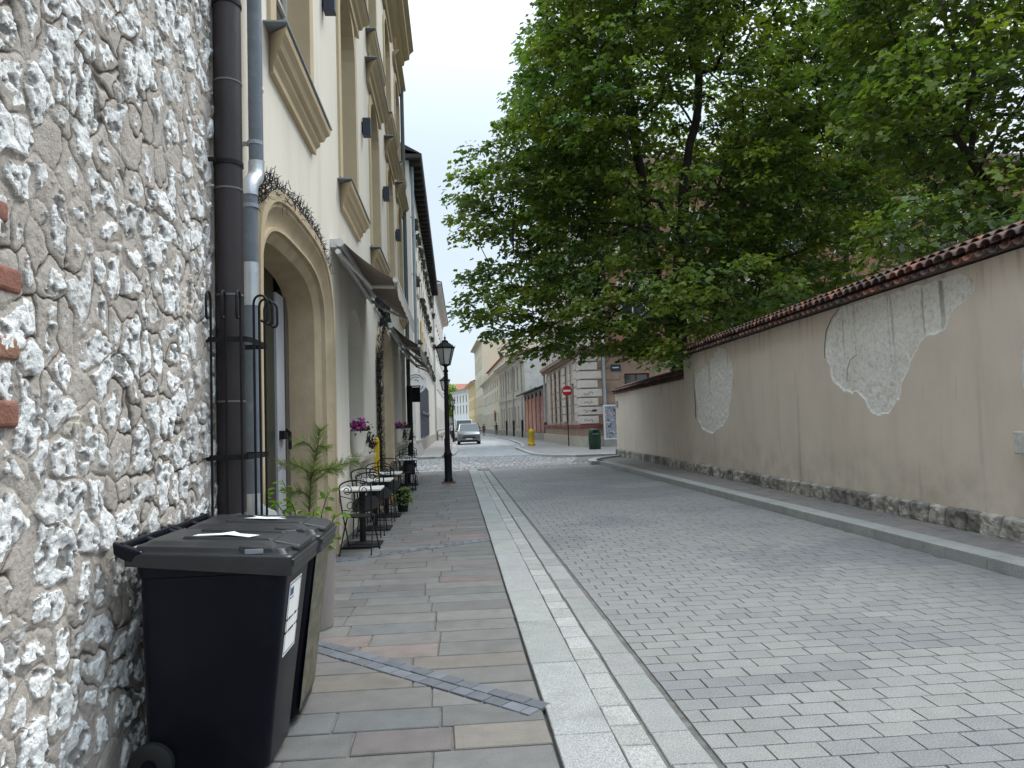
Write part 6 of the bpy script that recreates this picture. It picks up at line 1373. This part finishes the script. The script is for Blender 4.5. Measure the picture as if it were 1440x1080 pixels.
rp = S(N_, 'ShaderNodeValToRGB'); rp.color_ramp.interpolation = 'CONSTANT'; e_ = rp.color_ramp.elements; e_[0].position = 0; e_[0].color = (.05, .06, .08, 1); e_[1].position = .62; e_[1].color = (.55, .56, .58, 1)
for p_, c_ in ((.40, (.12, .15, .20, 1)), (.46, (.5, .52, .54, 1)), (.50, (.16, .20, .26, 1)), (.54, (.30, .34, .38, 1)), (.575, (.42, .08, .07, 1))): q_ = e_.new(p_); q_.color = c_
L_.new(vo.outputs['Fac'], rp.inputs[0]); L_.new(rp.outputs[0], bb.inputs['Base Color'])
mb = MB(); mb.box(-.399, .399, -.06, .05, .501, 2.299); mb.build('poster', mpo, t)
M_graf = mat('graffiti_paint', (0.05, 0.045, 0.07), rough=.6, bump=0)
def scribble(x0, z0, wd, n, sd, y):
    r = random.Random(sd); mb = MB(); p = [(x0 + wd * k / n, y, z0 + r.uniform(-.10, .10)) for k in range(n + 1)]; mb.tube(p, .012, 4); return mb.build('graffiti', M_graf, bc)
for k, (z, sd) in enumerate(((1.66, 1), (2.18, 2), (2.70, 3), (3.22, 4))): scribble(7.5, z, .55, 9, sd, 42.335)
mb = MB(); mb.sphere((8.1, 42.335, 2.20), .12, 10, 6, (1.4, .1, .6)); mb.build('graffiti', M_graf, bc)

# ================================================================== parked cars
def make_car(name, label, loc, pal, L_=4.5, Wd=1.80, Hh=1.68, van=False):
    t = thing(name, label, 'van' if van else 'car', loc, 0)
    hw = Wd / 2; mb = MB()
    def sec(y, w, z0, z1, zb, tw): return [(-w * .92, y, z0), (-w, y, z0 + .12), (-w, y, zb * .6 + z0 * .4), (-w * .985, y, zb), (-w * tw, y, z1), (w * tw, y, z1), (w * .985, y, zb), (w, y, zb * .6 + z0 * .4), (w, y, z0 + .12), (w * .92, y, z0)]
    be = .98 if not van else 1.1
    st_ = [(0.0, hw * .80, .36, .80, .72, .86), (.10, hw * .93, .28, .90, .80, .86), (.35, hw, .26, .98, .90, .84), (.95, hw, .26, 1.06, be, .86), (1.3, hw, .26, be + .10, be, .88), (3.6, hw, .26, be + .10, be, .90), (L_ - .15, hw * .97, .30, be + .08, be - .05, .9), (L_, hw * .9, .38, be, be - .1, .9)]
    loft(mb, [sec(*s) for s in st_]); mb.build('body', pal, t, smooth=True, bevel=.01)
    gl = mat('car_glass', (0.06, 0.075, 0.085), rough=.14, var=.2, scale=.7, bump=0, spec=.3)
    r = hw * .76; zt = Hh; zb_ = be + .085
    A0, A1 = (1.10, 2.05) if not van else (.75, 1.25); B1, B0 = (L_ - .75, L_ - .18)
    P = lambda w, y, z: (w, y, z)
    mb = MB(); mb.hexa([(-hw * .90, A0, zb_), (hw * .90, A0, zb_), (hw * .92, B0, zb_), (-hw * .92, B0, zb_), (-r, A1, zt - .05), (r, A1, zt - .05), (r, B1, zt - .05), (-r, B1, zt - .05)]); mb.build('cabin_glass', gl, t)
    mb = MB(); loft(mb, [[(-r - .02, A1 - .05, zt - .06), (r + .02, A1 - .05, zt - .06), (r + .02, B1 + .08, zt - .06), (-r - .02, B1 + .08, zt - .06)], [(-r + .05, A1 + .10, zt), (r - .05, A1 + .10, zt), (r - .05, B1 - .05, zt), (-r + .05, B1 - .05, zt)]]); mb.build('roof', pal, t, bevel=.02)
    for s in (-1, 1):
        for q in ([(s * hw * .905, A0, zb_), (s * (r + .005), A1, zt - .05)], [(s * hw * .92, B0, zb_), (s * (r + .005), B1, zt - .05)], [(s * hw * .93, (A1 + B1) / 2 - .1, zb_), (s * (r + .01), (A1 + B1) / 2, zt - .05)]):
            mb = MB(); mb.tube(q, .038, 6); mb.build('pillar', pal, t)
    if van: mb = MB(); mb.box(-hw * .93, hw * .93, 1.9, L_ - .02, be, Hh - .02); mb.build('cargo_body', pal, t, bevel=.08)
    for s in (-1, 1):
        for y in (.85, L_ - .85):
            mb = MB(); mb.tube([(s * (hw - .22), y, .335), (s * (hw + .005), y, .335)], .335, 20); wh = mb.build('wheel', M_rub, t); mb = MB(); mb.tube([(s * (hw - .1), y, .335), (s * (hw + .012), y, .335)], .20, 14); mb.build('rim', M_zinc, wh)
        mb = MB(); mb.hexa([(s * .46, .06, .70), (s * .80, .17, .72), (s * .78, .30, .74), (s * .46, .2, .72), (s * .50, .09, .80), (s * .80, .22, .88), (s * .76, .36, .90), (s * .5, .2, .82)]); mb.build('headlight', mat('lamp_clear', (0.55, 0.57, 0.58), rough=.15, bump=0, spec=.8), t, bevel=.01)
        mb = MB(); mb.sphere((s * (hw + .11), A0 + .28, be + .13), .11, 10, 6, (1, .6, .8)); mb.tube([(s * (hw - .05), A0 + .3, be + .05), (s * (hw + .05), A0 + .28, be + .10)], .025, 6); mb.build('mirror', pal, t, smooth=True)
    mb = MB(); mb.box(-.46, .46, -.02, .12, .60, .76); mb.build('grille', mat('grille_grey', (0.10, 0.105, 0.11), rough=.4), t, bevel=.02)
    mb = MB(); mb.box(-.58, .58, -.015, .2, .50, .585); mb.build('air_intake', M_dark, t); mb = MB(); mb.box(-.70, .70, .0, .3, .24, .37); mb.build('lower_bumper', M_rub, t, bevel=.03)
    mb = MB(); mb.box(-.26, .26, -.032, -.016, .41, .52); mb.build('number_plate', M_paper, t)
    mb = MB(); mb.box(-hw + .1, hw - .1, .3, L_ - .3, .2, .3); mb.build('underbody', M_rub, t)
    return t
make_car('parked_car', 'silver off-road car parked facing the viewer at the left kerb', (1.16, 60.0, 0), mat('silver_paint', (0.22, 0.23, 0.24), rough=.38, var=.04, bump=0, metal=.4, clear=.15), Hh=1.70, Wd=1.86)
make_car('parked_van', 'white van parked right behind the silver car', (1.0, 76, 0), mat('white_paint', (0.68, 0.69, 0.69), rough=.35, var=.04, bump=0), L_=5.2, Wd=1.95, Hh=2.15, van=True)

# ================================================================== people far down the street
def person(label, loc, rz, h, cols, stride=.22, arm=.12):
    top_c, leg_c, hair_c, skin_c = cols
    k = h / 1.75
    vs = [(0, 0, .95), (0, 0, 1.15), (0, .01, 1.38), (0, .015, 1.50), (0, .03, 1.64), (0, .03, 1.72)]; rr = [(.15, .11), (.14, .10), (.17, .11), (.055, .055), (.085, .10), (.06, .07)]; ed = [(0, 1), (1, 2), (2, 3), (3, 4), (4, 5)]
    def limb(root, pts, rads):
        p = root
        for q, r in zip(pts, rads): vs.append(q); rr.append((r, r)); ed.append((p, len(vs) - 1)); p = len(vs) - 1
    for s in (-1, 1):
        limb(0, [(s * .09, 0, .88), (s * .10, s * stride * .45 + .04, .48), (s * .10, s * stride - .02, .09), (s * .10, s * stride + .12, .04)], [.09, .062, .042, .04])
        limb(2, [(s * .20, 0, 1.40), (s * .245, -s * arm * .5, 1.13), (s * .25, -s * arm + .06, .90), (s * .25, -s * arm + .09, .80)], [.06, .048, .036, .03])
    me = bpy.data.meshes.new('tmp'); me.from_pydata([(x * k, y * k, z * k) for x, y, z in vs], ed, []); o = bpy.data.objects.new('tmp', me); COL.objects.link(o)
    sk = o.modifiers.new('s', 'SKIN'); sd = o.modifiers.new('d', 'SUBSURF'); sd.levels = 1
    for i, r in enumerate(rr): me.skin_vertices[0].data[i].radius = (r[0] * k, r[1] * k)
    me.skin_vertices[0].data[0].use_root = True
    dg = bpy.context.evaluated_depsgraph_get(); m2 = bpy.data.meshes.new_from_object(o.evaluated_get(dg)); bpy.data.objects.remove(o)
    m2.materials.clear()
    for nm, c in (('skin', skin_c), ('jacket', top_c), ('trousers', leg_c), ('shoes', (.03, .03, .03))): m2.materials.append(mat('%s_%.2f_%.2f_%.2f' % (nm, *c), c, rough=.8, var=.1, scale=8))
    for p in m2.polygons:
        z = p.center.z / k; x = abs(p.center.x) / k
        p.material_index = 0 if (z > 1.50 or (x > .20 and z < .86)) else 1 if (z > .93 or x > .19) else 3 if z < .08 else 2
    m2.name = 'person'; ob = link('person', m2, None, True); ob.location = loc; ob.rotation_euler = (0, 0, rz); tag(ob, label, 'person')
    mb = MB(); mb.sphere((0, .015 * k, 1.70 * k), .108 * k, 12, 8, (.95, 1.08, .95)); hr = mb.build('hair', mat('hair_%.2f' % hair_c[0], hair_c, rough=.7), ob, smooth=True)
    mb = MB(); mb.sphere((0, .128 * k, 1.655 * k), .014 * k, 6, 5); mb.build('nose', m2.materials[0], ob)
    return ob
SKN = (.45, .29, .22)
person('person walking on the right pavement in a black jacket', (5.62, 99.5, .095), rad(180), 1.62, ((.012, .012, .014), (.03, .03, .035), (.03, .02, .015), SKN))
person('person with maroon top and dark skirt walking at the right edge of the road', (3.98, 101, 0), rad(170), 1.62, ((.10, .03, .06), (.05, .045, .05), (.04, .025, .015), SKN))
person('person in dark grey seen just right of the silver car', (2.95, 93, 0), rad(0), 1.68, ((.05, .05, .06), (.03, .03, .04), (.02, .015, .01), SKN))
person('person in pale pink top walking beyond the silver car', (3.35, 108, 0), rad(180), 1.75, ((.45, .33, .32), (.10, .10, .14), (.05, .03, .02), SKN))
person('person in black standing left of the lamp post by the car', (-.62, 92, .10), rad(150), 1.72, ((.012, .012, .012), (.015, .015, .018), (.02, .015, .01), SKN))
person('person in white shirt and dark trousers between lamp post and car', (-.30, 82, .10), rad(200), 1.70, ((.62, .61, .63), (.02, .02, .035), (.03, .02, .015), SKN))
# brown cafe chairs by the left houses
M_brn = mat('brown_wood', (0.13, 0.06, 0.045), rough=.6, var=.2)
for k, (y, lb_) in enumerate([(74.5, 'brown wooden chair outside the houses on the left, nearer of two'), (76.5, 'brown wooden chair outside the houses on the left, farther of two')]):
    t = thing('wooden_chair', lb_, 'chair', (-1.5, y, .10), rad(90), group='brown chairs outside the far left houses')
    mb = MB(); mb.box(-.24, .24, -.24, .24, .43, .47); mb.build('seat', M_brn, t); mb = MB()
    for z in (.58, .70, .82, .92): mb.box(-.24, .24, .20, .235, z, z + .06)
    mb.box(-.25, -.21, .20, .24, .47, .98); mb.box(.21, .25, .20, .24, .47, .98); mb.build('backrest', M_brn, t)
    for sx in (-1, 1):
        for sy in (-1, 1): mb = MB(); mb.box(sx * .22 - .02, sx * .22 + .02, sy * .22 - .02, sy * .22 + .02, 0, .43); mb.build('leg', M_brn, t)
